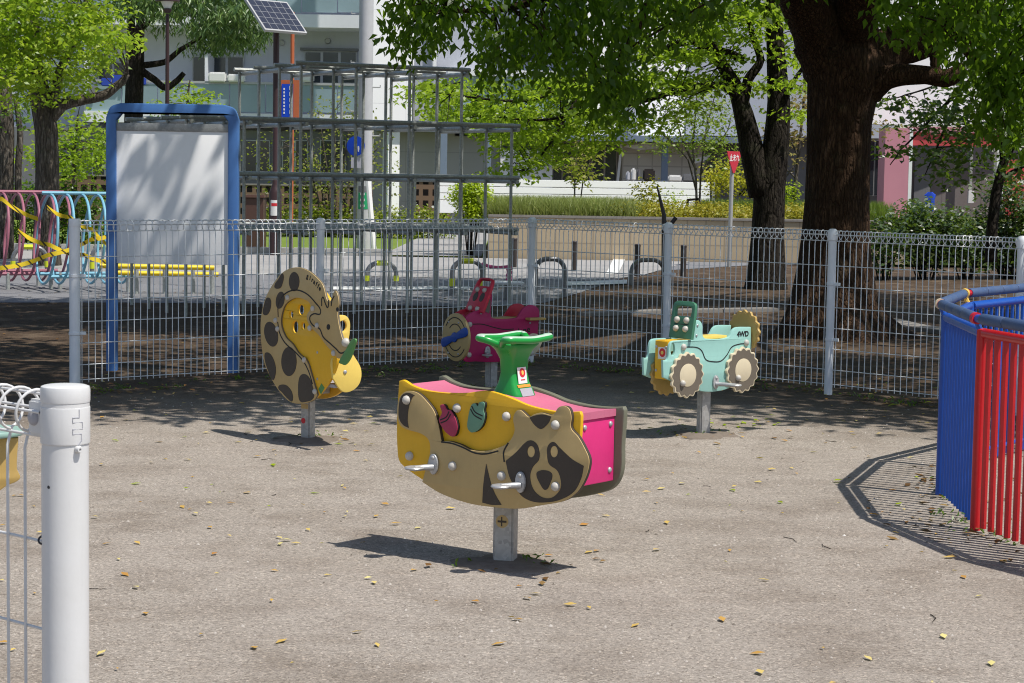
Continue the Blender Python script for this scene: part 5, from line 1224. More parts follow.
tree('young_tree', 'small yellowish sapling with twin stems in front of the house windows', b5,
     [([w5(574, 215), w5(575, 180), w5(577, 150), w5(580, 132)], 0.018, 0.008), ([w5(579, 215), w5(583, 180), w5(585, 150)], 0.016, 0.007), ([w5(576, 185), w5(566, 165)], .012, .006), ([w5(583, 175), w5(596, 155)], .012, .006)],
     pe([(580, 150, 14, 14), (584, 170, 16, 14), (572, 165, 10, 14), (595, 160, 9, 9), (580, 180, 12, 6)], Y5 - .5, Y5 + .5, 0.9), M_lf_sap, M_barkgr, 16, 0.16, 0.11, tmax=1.0)
# sparse small tree in front of flats
b6 = flat(P(335, 250, 46)); w6 = lambda px, py, d=0: P(px, py, 46 + d)
stems = [([w6(335 + k * 3, 236), w6(335 + k * 8, 170), w6(335 + k * 15, 110 + abs(k) * 12)], 0.035, 0.01) for k in (-3, -2, -1, 0, 1, 2, 3)]
tree('young_tree', 'sparse upright young tree with tiny leaves seen through the climbing frame', b6, stems,
     pe([(330, 150, 50, 46), (335, 185, 60, 26), (340, 115, 30, 20), (265, 165, 12, 30)], 45, 47, 0.55), leafmat('leaf_sparse', (0.16, 0.17, 0.03), (0.25, 0.26, 0.05), (0.33, 0.33, 0.1), 0.35, 0.03), M_barkgr, 16, 0.32, 0.10, tmax=1.4)
# dark maple branches at right, with its bare lower trunk
b7 = G(992, 268); Y7 = 26.0; b7 = flat(P(992, 250, Y7)); w7 = lambda px, py, d=0: P(px, py, Y7 + d)
tree('broadleaf_tree', 'slim curved tree at right with dark maple leaf sprays over the pink house', b7,
     [([w7(991, 262), w7(992, 230), w7(996, 195), w7(1003, 165), w7(1012, 145), w7(1030, 125), w7(1060, 60)], [0.085, 0.075, 0.07, 0.06, 0.05, 0.04, 0.03], 0), ([w7(999, 182), w7(1012, 172), w7(1035, 160)], .035, .02), ([w7(1003, 165), w7(1000, 120), w7(990, 60), w7(985, -10)], [.04, .03, .03, .02], 0),
      ([w7(990, 60), w7(960, 90), w7(930, 120), w7(900, 150), w7(890, 165)], [0.03, 0.025, 0.018, 0.01, 0.006], 0), ([w7(960, 90), w7(940, 140), w7(925, 175)], [0.02, 0.014, 0.006], 0), ([w7(990, 60), w7(950, 80), w7(905, 95), w7(885, 100)], [0.02, 0.015, 0.01, 0.006], 0)],
     pe([(905, 105, 32, 9), (935, 120, 34, 14), (902, 152, 9, 8), (950, 160, 26, 16), (945, 178, 22, 7), (965, 125, 24, 20), (1000, 120, 26, 26), (975, 90, 36, 14), (1015, 180, 10, 8), (990, 20, 50, 26), (1030, 150, 20, 30)], Y7 - 1.5, Y7 + 0.6, 0.66),  leafmat('leaf_maple_dark', (0.025, 0.06, 0.012), (0.05, 0.105, 0.02), (0.09, 0.16, 0.03), 0.35, 0.06), M_barkdk, 26, 0.2, 0.10, flat=0.35, tmax=1.2)
# left trees
Y8 = 31.0; w8 = lambda px, py, d=0: P(px, py, Y8 + d); b8 = flat(P(46, 260, Y8))
tree('broadleaf_tree', 'leafy yellow green tree with a forked trunk at upper left', b8,
     [([w8(47, 275), w8(46, 230), w8(47, 180), w8(46, 130), w8(40, 95), w8(33, 60), w8(30, -20)], [0.24, 0.2, 0.185, 0.18, 0.17, 0.14, 0.1], 0), ([w8(48, 120), w8(62, 105), w8(82, 100), w8(105, 95), w8(122, 82), w8(128, 74)], [0.12, 0.1, 0.085, 0.075, 0.06, 0.04], 0), ([w8(52, 108), w8(60, 70), w8(80, 30), w8(90, -20)], [0.1, 0.07, 0.05, 0.03], 0)],
     pe([(35, 22, 60, 34), (95, 22, 30, 24), (108, 48, 22, 14), (60, 62, 48, 18), (15, 75, 24, 16), (75, 82, 16, 8), (0, 40, 24, 40), (40, -24, 70, 26), (22, 100, 14, 6), (55, 95, 10, 8)], Y8 - 2, Y8 + 1, 0.8), M_lf_yel, M_barkgr, 42, 0.2, 0.10, tmax=2, flat=0.35, droop=0.35)
Y9 = 33.0; w9 = lambda px, py, d=0: P(px, py, Y9 + d)
tree('broadleaf_tree', 'pale barked trunk rising at the extreme left edge', flat(P(2, 260, Y9)),
     [([w9(2, 275), w9(3, 200), w9(5, 140), w9(3, 90), w9(-4, 20)], [0.2, 0.17, 0.15, 0.14, 0.1], 0), ([w9(19, 220), w9(18, 170), w9(20, 130), w9(16, 100)], [0.06, 0.06, 0.05, 0.04], 0)],
     pe([(-20, -10, 40, 40), (20, 118, 8, 10), (15, 100, 10, 8)], Y9 - 1, Y9 + 1, 0.8), M_lf_mid, M_barkgr, 26, 0.25, 0.115, tmax=2)
Y10 = 37.0; wA = lambda px, py, d=0: P(px, py, Y10 + d)
tree('young_tree', 'round light green bushy tree between left trunk and the notice board', flat(P(75, 250, Y10)),
     [([wA(76, 250), wA(75, 200), wA(74, 150), wA(78, 115)], .06, .02)], pe([(78, 140, 30, 34), (62, 158, 20, 20), (92, 160, 14, 20), (72, 178, 16, 8), (35, 150, 8, 16)], Y10 - 1, Y10 + 1, 0.9), M_lf_brt, M_barkgr, 24, 0.24, 0.11, tmax=1.2)
Y11 = 40.0; wB = lambda px, py, d=0: P(px, py, Y11 + d)
cc = pe([(150, 5, 26, 12), (200, 14, 50, 18), (235, 36, 22, 12), (205, 40, 16, 10), (255, 22, 14, 16), (180, -14, 90, 16), (125, 8, 14, 10), (228, 20, 24, 16)], Y11 - 2, Y11 + 1, 1.0)
tree('conifer_tree', 'dark conifer with drooping needle sprays behind the notice board', flat(P(134, 250, Y11)),
     [([wB(133, 262), wB(133, 130), wB(135, 60), wB(136, 0), wB(138, -80)], [0.22, 0.19, 0.18, 0.17, 0.12], 0), ([wB(140, 70), wB(155, 80), wB(166, 88), wB(178, 80), wB(184, 73)], [0.08, 0.07, 0.065, 0.06, 0.05], 0), ([wB(138, 66), wB(165, 62), wB(180, 50), wB(200, 38), wB(235, 28)], [0.07, 0.06, 0.05, 0.03, 0.012], 0), ([wB(140, 30), wB(160, 12), wB(200, -5)], .06, .02)],
     cc, M_lf_con, M_barkdk, 80, 0.19, 0.17, flat=0.5, droop=0.6, aspect=0.19, tmax=2, needle=True)
Y12 = 44.0; wC = lambda px, py, d=0: P(px, py, Y12 + d)
tree('young_tree', 'young tree with mixed leaves showing just above the notice board', flat(P(190, 250, Y12)),
     [([wC(188, 250), wC(186, 150), wC(188, 95), wC(190, 80)], .05, .015)], pe([(186, 92, 20, 10), (160, 105, 14, 8), (200, 100, 14, 12), (185, 118, 26, 8)], Y12 - .6, Y12 + .6, 1.0), M_lf_brt, M_barkgr, 22, 0.2, 0.12, tmax=1.4)

# ------------------------------------------------------------------ shrubs and ground cover
def shrub(label, cx, cy, rx, ry, Y, mat, per=40, spread=0.16, size=0.075, dens=1.0, group='shrubs on the bank', flat_=0.8, extra=None, zb=None):
    p = P(cx, cy + ry, Y); z0 = p.z if zb is None else zb
    t = thing('shrub', label, 'shrub', (p.x, p.y, z0), 0, group)
    c = pe([(cx, cy, rx, ry)], Y - rx / FPX * Y, Y + rx / FPX * Y * 0.7, dens * 2.2); per = int(per * 1.3)
    mb = MB()
    for q in (c[::3] if len(c) > 20 else c[:1]):
        b = Vector((p.x + (q.x - p.x) * 0.3, p.y + (q.y - p.y) * 0.3, z0 - 0.03)); mb.tube([b, b.lerp(q, 0.6) + Vector((0, 0, .04)), q], [0.012, 0.009, 0.004], 4, cap=False)
    mb.build('stem', M_barkdk, t, world=True, sharp=0)
    foliage(t, leaf_arrays(c, per, spread, size, 0.55, 0.0, 0.7, flat_), mat, 'foliage')
    if extra: foliage(t, leaf_arrays(pe([(cx, cy - ry * .1, rx * 0.95, ry * .85)], Y - rx / FPX * Y, Y + rx / FPX * Y * 0.5, extra[1]), extra[2], spread, 0.05, 0.9, 0, 0.9, 0.8), extra[0], 'blossom')
    return t
M_lf_lime = leafmat('leaf_lime', (0.30, 0.42, 0.012), (0.46, 0.58, 0.02), (0.60, 0.68, 0.05), 0.45, 0.04, (0.5, 0.7, 0.03))
shrub('upright lime green shrub on the bank behind right end of climbing frame', 471, 200, 14, 17, 36.9, M_lf_lime, 90, 0.12, 0.065, 1.8, zb=0.05)
shrub('bright yellow shrub on the bank near the leaning stake', 650, 198, 11, 15, 38.5, M_lf_gold, 34, 0.14, 0.075, 1.0)
shrub('small loose yellow green shrub at foot of the white panel fence', 672, 200, 10, 9, 40, M_lf_lime, 20, 0.14, 0.065, 0.8)
shrub('wide yellow green bush behind the stop sign', 735, 180, 24, 14, 41, M_lf_gold, 34, 0.2, 0.085, 1.0)
shrub('lime green rounded shrub between the dark tree and big trunk', 783, 198, 8, 14, 40, M_lf_lime, 44, 0.13, 0.075, 1.4)
shrub('small yellow clump on the bank left of the sapling', 524, 205, 9, 4, 39, M_lf_gold, 24, 0.12, 0.06, 1.2)
M_lf_shade = M_lf_shr
for k, (cx, cy, rx, ry, lab, ex) in enumerate(((884, 240, 22, 22, 'dark green shrub against the right side of the big trunk', None), (926, 232, 26, 31, 'dark glossy shrub in front of the pink pillar', (M_lf_wht, 0.25, 5)), (966, 238, 24, 24, 'dark shrub with white blossoms left of the slim curved tree', (M_lf_wht, 0.4, 6)), (1008, 226, 26, 42, 'shrub full of white blossom at the right edge', (M_lf_wht, 0.9, 8)), (1052, 230, 30, 38, 'blossoming shrub mostly beyond the right edge', (M_lf_wht, 0.6, 6)))):
    shrub(lab, cx, cy, rx, ry, 31.0 + 0.3 * k, M_lf_shade, 40, 0.16, 0.085, 0.75, 'dark shrubs at right', extra=ex, zb=0.0)
# clipped hedge on the left lawn and behind the tunnel
def hedge(label, x0, x1, Y, zt, mat, n, ex=None, dp=0.8, zb=0.0):
    a = P(x0, 230, Y); b = P(x1, 230, Y)
    t = thing('hedge', label, 'hedge', ((a.x + b.x) / 2, Y, 0)); c = [(rng.uniform(a.x, b.x), Y + rng.uniform(-dp / 2, dp / 2), rng.uniform(zb + 0.08, zt)) for _ in range(n)]
    mb = MB()
    for q in c[::4]: mb.tube([(q[0], Y, 0), q], [0.012, 0.005], 4, cap=False)
    mb.build('stem', M_barkdk, t, world=True, sharp=0)
    foliage(t, leaf_arrays(c, 26, 0.17, 0.085, 0.6, 0.0, 0.8, 0.8), mat, 'foliage')
    if ex: foliage(t, leaf_arrays([q for q in c if rng.uniform() < ex[1]], 5, 0.17, 0.075, 0.9, 0, 0.9, 0.8), ex[0], 'blossom')
hedge('low yellow green hedge with white flowers along the far lawn', 265, 452, 46, 0.62, leafmat('hedge_lime', (0.14, 0.19, 0.012), (0.26, 0.30, 0.02), (0.40, 0.40, 0.05), 0.35, 0.04), 260, (M_lf_wht, 0.4))
hedge('dark green hedge behind the hoop tunnel', -420, 112, 36.9, 1.15, M_lf_mid, 620)
# ornamental grass on the bank: nobody could count the blades
def blades(name, x0, x1, y0, y1, zfun, n, h, mat, lean=0.35, wd=0.012):
    x = rng.uniform(x0, x1, n); y = rng.uniform(y0, y1, n); z = np.array([zfun(a, b) for a, b in zip(x, y)]); hh = h * rng.uniform(0.55, 1.25, n)
    a = rng.uniform(0, 2 * np.pi, n); l = rng.uniform(0, lean, n) * hh; w_ = wd * rng.uniform(.6, 1.4, n)
    b = np.stack([x, y, z], 1); tip = b + np.stack([np.cos(a) * l, np.sin(a) * l, hh], 1); mid = (b * .55 + tip * .45) - np.stack([np.cos(a) * l * .15, np.sin(a) * l * .15, -0.02 * hh], 1)
    s = np.stack([-np.sin(a + 0.6), np.cos(a + 0.6), np.zeros(n)], 1) * w_[:, None]
    V = np.stack([b - s * .5, mid + s, tip, mid - s], 1).reshape(-1, 3)
    me = leaf_mesh(V); me.materials.append(mat); o = bpy.data.objects.new(name, me); COL.objects.link(o); return o
bx0 = P(500, 200, 38).x; bx1 = P(640, 200, 38).x
g = blades('ornamental_grass', P(486, 200, 39).x, P(632, 200, 38).x, 36.42, 39.0, lambda a, b: wz - 0.03, 16000, 0.36, M_lf_olv, 1.1, 0.008); tag(g, 'feathery olive ornamental grass on top of the tiled wall', 'grass', kind='stuff')
g = blades('ornamental_grass', P(700, 200, 39).x, P(900, 200, 38).x, 38.4, 40.4, lambda a, b: wz - 0.03, 8000, 0.34, leafmat('grass_green', (0.12, 0.18, 0.03), (0.2, 0.27, 0.05), (0.3, 0.34, 0.1), 0.35, 0.03)); tag(g, 'green ornamental grass on the bank behind the dark tree', 'grass', kind='stuff')
c = [(rng.uniform(P(618, 200, 37).x, P(815, 200, 37).x), rng.uniform(36.5, 38.3), wz + rng.uniform(0.0, 0.24)) for _ in range(620)]
o = bpy.data.objects.new('ground_cover', leaf_mesh(leaf_arrays(c, 16, 0.13, 0.055, 0.7, 0, 0.8, 0.5))); o.data.materials.append(leafmat('cover_gold', (0.20, 0.22, 0.03), (0.36, 0.36, 0.03), (0.50, 0.40, 0.06), 0.3, 0.03, (0.6, 0.5, 0.03))); COL.objects.link(o); tag(o, 'low golden ground cover along the coping of the tiled wall', 'ground cover', kind='stuff')
# weeds and litter along the foot of the fences
def along(a, b, n, sd): return [(*(a.lerp(b, rng.uniform()) + Vector((rng.normal(0, sd), rng.normal(-0.06, sd), 0)))[:2], 0.0) for _ in range(n)]
wc = []
for a, b in ((fA, fM), (fM, fC), (fC, fE), (fE, fD), (fD, fF)): wc += along(a, b, 20, 0.12)
wc += [(*(verts[i].lerp(verts[i + 1], rng.uniform()) + Vector((rng.normal(0, .04), rng.normal(0, .04), 0)))[:2], 0) for i in (-1, 0, 1) for _ in range(8)]
for bb_, n_ in (((505, 563), 3), ((703, 435), 4), ((308, 440), 3), ((491, 389), 4)):
    q = G(*bb_); wc += [(q.x + rng.normal(0, .11), q.y + rng.normal(0, .1), 0) for _ in range(n_)]
o = bpy.data.objects.new('weeds', leaf_mesh(leaf_arrays([(x, y, 0.016) for x, y, z in wc], 9, 0.035, 0.034, 0.3, -0.6, 0.8, 0.4))); o.data.materials.append(M_lf_mid); COL.objects.link(o); tag(o, 'small green weeds growing along the foot of the fence', 'weeds', kind='stuff')
def flatleaves(P_, size, name, mats, lab):
    n = len(P_); a = rng.uniform(0, 2 * np.pi, n); P_ = np.array(P_, float)
    d = np.stack([np.cos(a), np.sin(a), rng.normal(0, .07, n)], 1); s = np.stack([-np.sin(a), np.cos(a), rng.normal(0, .14, n)], 1)
    L = size * rng.uniform(.4, 1.35, n)[:, None]; P_[:, 2] = 0.004 + 0.06 * np.abs(rng.normal(0, 1, n)) * size
    V = np.stack([P_ - d * L * .5, P_ + s * L * .24 + [0, 0, .004], P_ + d * L * .5 + np.array([0, 0, 1]) * L * .06, P_ - s * L * .24 + [0, 0, .004]], 1).reshape(-1, 3); V[:, 2] = np.maximum(V[:, 2], 0.003)
    me = leaf_mesh(V); me.materials.append(mats); o = bpy.data.objects.new(name, me); COL.objects.link(o); tag(o, lab, 'leaves', kind='stuff')
lit = leafmat('litter_leaf', (0.50, 0.22, 0.05), (0.75, 0.55, 0.16), (0.80, 0.75, 0.32), 0.15, 0.06)
PL = [(rng.uniform(-4.5, 4.5), rng.uniform(5.5, 15.5), 0) for _ in range(620)]
flatleaves(PL, 0.045, 'fallen_leaves', lit, 'dry yellow and brown leaves scattered over the sandy ground')
flatleaves([(rng.uniform(-3.5, 4.5), rng.uniform(9, 15.5), 0) for _ in range(90)] + [(G(715, 428).x + rng.normal(0, .25), G(715, 428).y + rng.normal(0.2, .2), 0) for _ in range(26)], 0.05, 'fallen_leaves', M_lf_lime, 'fresh green leaves dropped on the sand near the tractor')
flatleaves([(x + rng.normal(0, .18), y + rng.normal(-.02, .14), 0) for x, y, z in wc * 6], 0.055, 'fallen_leaves', leafmat('litter_brown', (0.10, 0.05, 0.02), (0.22, 0.11, 0.04), (0.36, 0.24, 0.09), 0.1, 0.05), 'brown leaf litter gathered under the fence')
flatleaves([(rng.uniform(-6, 7), rng.uniform(15.5, 27), 0) for _ in range(900)], 0.06, 'fallen_leaves', MATS['litter_brown'], 'brown leaves on the shaded soil behind the fence')
# grit
n = 9000; px_ = rng.uniform(-4.2, 4.2, n); py_ = 5.6 + 8 * rng.uniform(0, 1, n) ** 1.3; V = []; s_ = 0.0035 + 0.006 * rng.uniform(0, 1, n) ** 4
base_ = np.array([(1, 0, 0), (0, 1, 0), (-1, 0, 0), (0, -1, 0), (0, 0, 0.9)]); Vv = []; Ff = []
for i in range(n):
    a = rng.uniform(0, 6.28); R_ = np.array([[math.cos(a), -math.sin(a), 0], [math.sin(a), math.cos(a), 0], [0, 0, 1]])
    q = (base_ * np.array([s_[i], s_[i] * rng.uniform(.6, 1), s_[i]])) @ R_.T + np.array([px_[i], py_[i], -0.0005]); b = len(Vv); Vv += [tuple(t) for t in q]; Ff += [(b, b + 1, b + 4), (b + 1, b + 2, b + 4), (b + 2, b + 3, b + 4), (b + 3, b, b + 4)]
k = NT('grit_stone'); c = k.ramp(k.geo()['Random Per Island'], [(0, (0.12, 0.10, 0.08)), (0.5, (0.32, 0.28, 0.24)), (0.985, (0.44, 0.40, 0.36)), (1, (0.55, 0.53, 0.50))]); k.bsdf(c, 0.85)
me = bpy.data.meshes.new('grit'); me.from_pydata(Vv, [], Ff); o = link_mesh(me, 'grit', k.m, None, 0); tag(o, 'fine grit and pebbles strewn over the sandy playground', 'grit', kind='stuff')
mb = MB()
for _ in range(30):
    a = Vector((rng.uniform(-4, 4), rng.uniform(7, 13), 0.003)); t = rng.uniform(0, 6.28); L = rng.uniform(.04, .13); e_ = Vector((math.cos(t), math.sin(t), 0)) * L
    mb.tube([a, a + e_ * .5 + Vector((-e_.y, e_.x, 0.01)) * .12, a + e_], [0.0018, 0.0016, 0.001], 5)
o = mb.build('twigs', M_barkdk); tag(o, 'thin dry twigs lying on the sand', 'twigs', kind='stuff')
# ------------------------------------------------------------------ buildings
M_wall = paint('flats_wall', (0.62, 0.63, 0.67), 0.7, dirt=0.15, scale=1.5)
M_rec = paint('flats_recess', (0.60, 0.61, 0.66), 0.7, dirt=0.2, scale=1.5)  # bluish tone paints the shade under the balconies into the wall
M_slab = paint('flats_slab', (0.78, 0.79, 0.82), 0.65, dirt=0.2, scale=1.2)
M_tilewh = tile_mat('white_tile', (0.87, 0.87, 0.88), (0.86, 0.86, 0.87), (0.68, 0.68, 0.70), 1.0, 2.4, 0.85, 0.5, 0.012)
M_whw = paint('white_render', (0.86, 0.86, 0.86), 0.7, dirt=0.1, scale=1.2)
M_whshade = paint('shaded_white_wall', (0.46, 0.48, 0.54), 0.7, dirt=0.15, scale=1.2)  # grey-blue paints shade onto the white walls
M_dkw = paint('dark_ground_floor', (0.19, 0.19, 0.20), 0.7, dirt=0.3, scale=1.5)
M_grw = tile_mat('grey_panel', (0.45, 0.43, 0.42), (0.43, 0.41, 0.40), (0.32, 0.31, 0.30), 1.0, 1.1, 0.7, 0.6, 0.01)
def glass(name, col, rough=0.12):
    k = NT(name); n = k.noise(0.9, 3, 0.5, k.geo()['Position']); c = k.mix(col, tuple(x * 0.5 for x in col), n)
    k.bsdf(c, rough, 0, None, 0.8); MATS[name] = k.m; return k.m
M_pane = glass('window_glass', (0.035, 0.045, 0.055)); M_frost = glass('balcony_glass', (0.36, 0.49, 0.54), 0.3)
M_alu = paint('window_frame', (0.45, 0.45, 0.45), 0.4, 0.2); M_tanf = paint('tan_frame', (0.42, 0.38, 0.32), 0.5)
M_beam = paint('blue_grey_beam', (0.20, 0.25, 0.33), 0.45, dirt=0.2); M_brown = paint('pole_brown', (0.045, 0.022, 0.024), 0.4, dirt=0.3)
YF = 58.0
def bxp(parent, name, mat, x0, y0, x1, y1, Y, dp, bevel=0.0, zmin=None, yaw=0.0):
    xm, ym = (x0 + x1) / 2, (y0 + y1) / 2
    X0, X1 = P(x0, ym, Y).x, P(x1, ym, Y).x; Zt, Zb = P(xm, y0, Y).z, P(xm, y1, Y).z
    if zmin is not None: Zb = zmin
    c_ = Matrix.Rotation(yaw, 3, 'Z') @ Vector((0, dp / 2, 0))
    return MB().box(((X0 + X1) / 2 + c_.x, Y + c_.y, (Zt + Zb) / 2), ((X1 - X0) / math.cos(yaw), dp, Zt - Zb), yaw).build(name, mat, parent, world=True, bevel=bevel)
def window(parent, x0, y0, x1, y1, Y, n=2, fm=None, pane=None):
    f = bxp(parent, 'window', fm or M_alu, x0, y0, x1, y1, Y, 0.05)
    w_ = (x1 - x0) / n; t = max(0.7, min(1.6, w_ * 0.08))
    for i in range(n): bxp(f, 'pane', pane or M_pane, x0 + i * w_ + t, y0 + t, x0 + (i + 1) * w_ - t, y1 - t, Y - 0.012, 0.02)
fl = thing('apartment_building', 'white apartment block with balconies filling the background left of centre', 'building', (P(280, 230, YF).x, YF, 0))
bxp(fl, 'wall', M_rec, -620, -260, 372, 240, YF + 1.6, 0.3, zmin=0)
for k, (yb, yt) in enumerate(((-95, -67), (13, 26), (113, 124))):
    if k == 0: yb, yt = -86, -73
    bxp(fl, 'balcony_slab', M_slab, 84, yb, 372, yt, YF, 1.6)
    for x0 in range(86, 372, 36):
        bxp(fl, 'balcony_glass', M_frost, x0, yb - 29, min(x0 + 35, 371), yb - 0.6, YF + 0.05, 0.03)
    bxp(fl, 'handrail', M_alu, 84, yb - 31.5, 372, yb - 29.2, YF + 0.02, 0.09)
for x in (84, 205):
    bxp(fl, 'partition', M_slab, x, -140, x + 3, 113, YF + 0.25, 1.3)
for (x0, y0, x1, y1, n) in ((304, 51, 357, 84, 3), (192, 56, 244, 84, 3), (98, 62, 128, 90, 2), (304, -50, 357, -18, 3), (192, -50, 244, -18, 3), (98, -50, 140, -15, 2)):
    window(fl, x0, y0, x1, y1, YF + 1.53, n)
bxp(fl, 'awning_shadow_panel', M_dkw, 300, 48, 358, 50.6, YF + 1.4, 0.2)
for x, y in ((328, 41), (282, 43)):
    c = P(x, y, YF + 1.6); MB().lathe([(0.09, -0.02), (0.09, 0.06), (0.07, 0.09), (0.001, 0.09)], c, (0, -1, 0), 12).build('vent', M_alu, fl, world=True)
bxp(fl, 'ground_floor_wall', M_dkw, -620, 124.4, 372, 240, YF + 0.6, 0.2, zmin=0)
for i in range(7): window(fl, 92 + i * 38, 140, 92 + i * 38 + 26, 176, YF + 0.53, 2)
# laundry on a balcony
M_lau = paint('laundry_blue', (0.03, 0.07, 0.42), 0.8)
la = thing('laundry', 'deep blue laundry and bedding hung over the balcony rail by the conifer trunk', 'laundry', P(112, 82, YF - 0.05))
for x0, y0, x1, y1, m_ in ((112, 75, 122, 84, M_lau), (101, 78, 111, 86, M_lau), (123, 76, 127, 85, M_white), (88, 86, 97, 94, M_dkw), (142, 78, 146, 85, M_lau)):
    bxp(la, 'cloth', m_, x0, y0, x1, y1, YF - 0.08, 0.05, 0.02)
la2 = thing('laundry', 'white bedding laid over the balcony rail above the climbing frame', 'laundry', P(225, 76, YF - 0.05))
for x0, y0, x1, y1 in ((208, 72, 226, 82), (227, 74, 245, 82), (300, 66, 314, 82)): bxp(la2, 'cloth', M_white, x0, y0, x1, y1, YF - 0.1, 0.14, 0.04)
# white tower, stair recess and right part
tw = thing('apartment_building', 'bright white tiled tower block with ground floor terrace in centre background', 'building', (P(520, 230, 56).x, 56, 0))
bxp(tw, 'wall', M_tilewh, 373, -260, 415, 121, 55.6, 0.4, yaw=R(34))
bxp(tw, 'drainpipe', M_beam, 368.5, -260, 372.5, 240, 55.9, 0.12, zmin=0)
bxp(tw, 'recess_wall', M_whshade, 414.5, -260, 470, 121, 57.4, 0.3)
bxp(tw, 'balcony_slab', M_whw, 448, 70, 560, 76, 56.2, 1.4); bxp(tw, 'balcony_glass', M_frost, 455, 76.4, 560, 112, 56.4, 0.04); bxp(tw, 'balcony_slab', M_whw, 448, 113, 560, 119, 56.2, 1.4)
bxp(tw, 'drainpipe', M_whw, 434, -60, 437, 70, 57.2, 0.12)
window(tw, 512, 30, 545, 62, 57.5, 2)
bxp(tw, 'wall', M_whshade, 470, -260, 592, 121, 57.6, 0.3)
bxp(tw, 'wall', M_whw, 640, -260, 690, 137, 56.4, 0.4, yaw=R(34)); bxp(tw, 'wall', M_whw, 588, -260, 641, 137, 56.2, 0.4, yaw=R(34))
bxp(tw, 'wall', M_whw, 455, 121.3, 592, 137, 57.0, 0.4)
bxp(tw, 'wall', M_whshade, 690.4, -260, 900, 137, 57.2, 4)
bxp(tw, 'ground_floor_wall', M_grw, 373, 121.4, 500, 240, 57.0, 0.3, zmin=0)
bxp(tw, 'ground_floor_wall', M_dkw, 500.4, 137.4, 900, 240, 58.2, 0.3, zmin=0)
bxp(tw, 'canopy_beam', M_beam, 374, 126, 516, 132, 56.2, 0.8); bxp(tw, 'canopy_beam', M_beam, 516.4, 135.5, 765, 141.5, 55.6, 2.4)
bxp(tw, 'column', M_whw, 388, 132, 399, 240, 56.0, 0.3, zmin=0, yaw=R(34))
for x in (440, 484, 661): bxp(tw, 'column', M_beam, x, 133 if x < 500 else 142, x + 6.5, 240, 55.9, 0.2, zmin=0)
bxp(tw, 'white_pier', M_whw, 500, 150, 552, 240, 56.4, 0.4, zmin=0)
bxp(tw, 'meter_box', M_alu, 546, 152, 550.5, 168, 56.2, 0.15)
for (x0, x1) in ((553, 572), (574, 590), (592, 617)): window(tw, x0, 142.5, x1, 186, 57.2, 2, M_tanf)
bxp(tw, 'tan_surround', M_tanf, 551.5, 141.8, 621, 240, 57.3, 0.3, zmin=0)
M_screen = tile_mat('screen_tile', (0.72, 0.69, 0.65), (0.70, 0.67, 0.63), (0.5, 0.47, 0.44), 1.0, 0.42, 0.36, 0.6, 0.02)
bxp(tw, 'screen_wall', M_screen, 621.5, 143, 704, 240, 57.0, 0.3, zmin=0)
def slanted(parent, name, mat, q, Y, th=0.06):
    v = [P(x, y, Y) for x, y in q]; mb = MB().add([*v, *[p + Vector((0, th, 0)) for p in v]], [(0, 1, 2, 3), (7, 6, 5, 4), (0, 4, 5, 1), (1, 5, 6, 2), (2, 6, 7, 3), (3, 7, 4, 0)]); return mb.build(name, mat, parent, world=True)
slanted(tw, 'leaning_panel', M_whw, [(616.5, 181), (619, 181), (622.5, 148), (620.5, 143)], 56.5)
slanted(tw, 'awning', M_whw, [(622, 146), (640, 150), (661, 148), (661, 142), (622, 142)][:4], 56.3, 0.3)
slanted(tw, 'awning', M_whw, [(690, 160), (712, 154), (712, 158), (694, 164)], 56.3, 0.3)
slanted(tw, 'white_fin', M_whw, [(520, 182), (527, 182), (521, 150), (516, 147)], 55.9, 0.1)
ld = thing('laundry', 'dark clothes drying on the terrace behind the white panel fence', 'laundry', P(655, 175, 54))
for x0, y0, x1, y1, m_ in ((643, 169, 655, 181, M_bol), (631, 168, 636, 181, M_white), (637, 168, 640, 181, M_dkw), (668, 175, 682, 182, M_white), (682, 174, 697, 182, M_dkw), (626, 171, 630, 181, M_rec)): bxp(ld, 'cloth', m_, x0, y0, x1, y1, 54, 0.12, 0.04)
# white slatted panel fence on the bank
pf = thing('panel_fence', 'white horizontal panel fence on the bank in front of terrace', 'fence', (P(600, 200, 43).x, 43, 0.9))
x0, x1 = 442, 716
for k, (ya, yb) in enumerate(((180.5, 187.5), (188.1, 194.3), (194.9, 201), (201.6, 214))):
    bxp(pf, 'board', M_whw, x0, ya, x1, yb, 42.6, 0.06, 0.006, yaw=R(24))
for x in range(x0 + 10, x1, 52): bxp(pf, 'post', M_alu, x, 182, x + 2.4, 232, 42.7 + (x - 579) * 42.6 / FPX * math.tan(R(24)), 0.08)
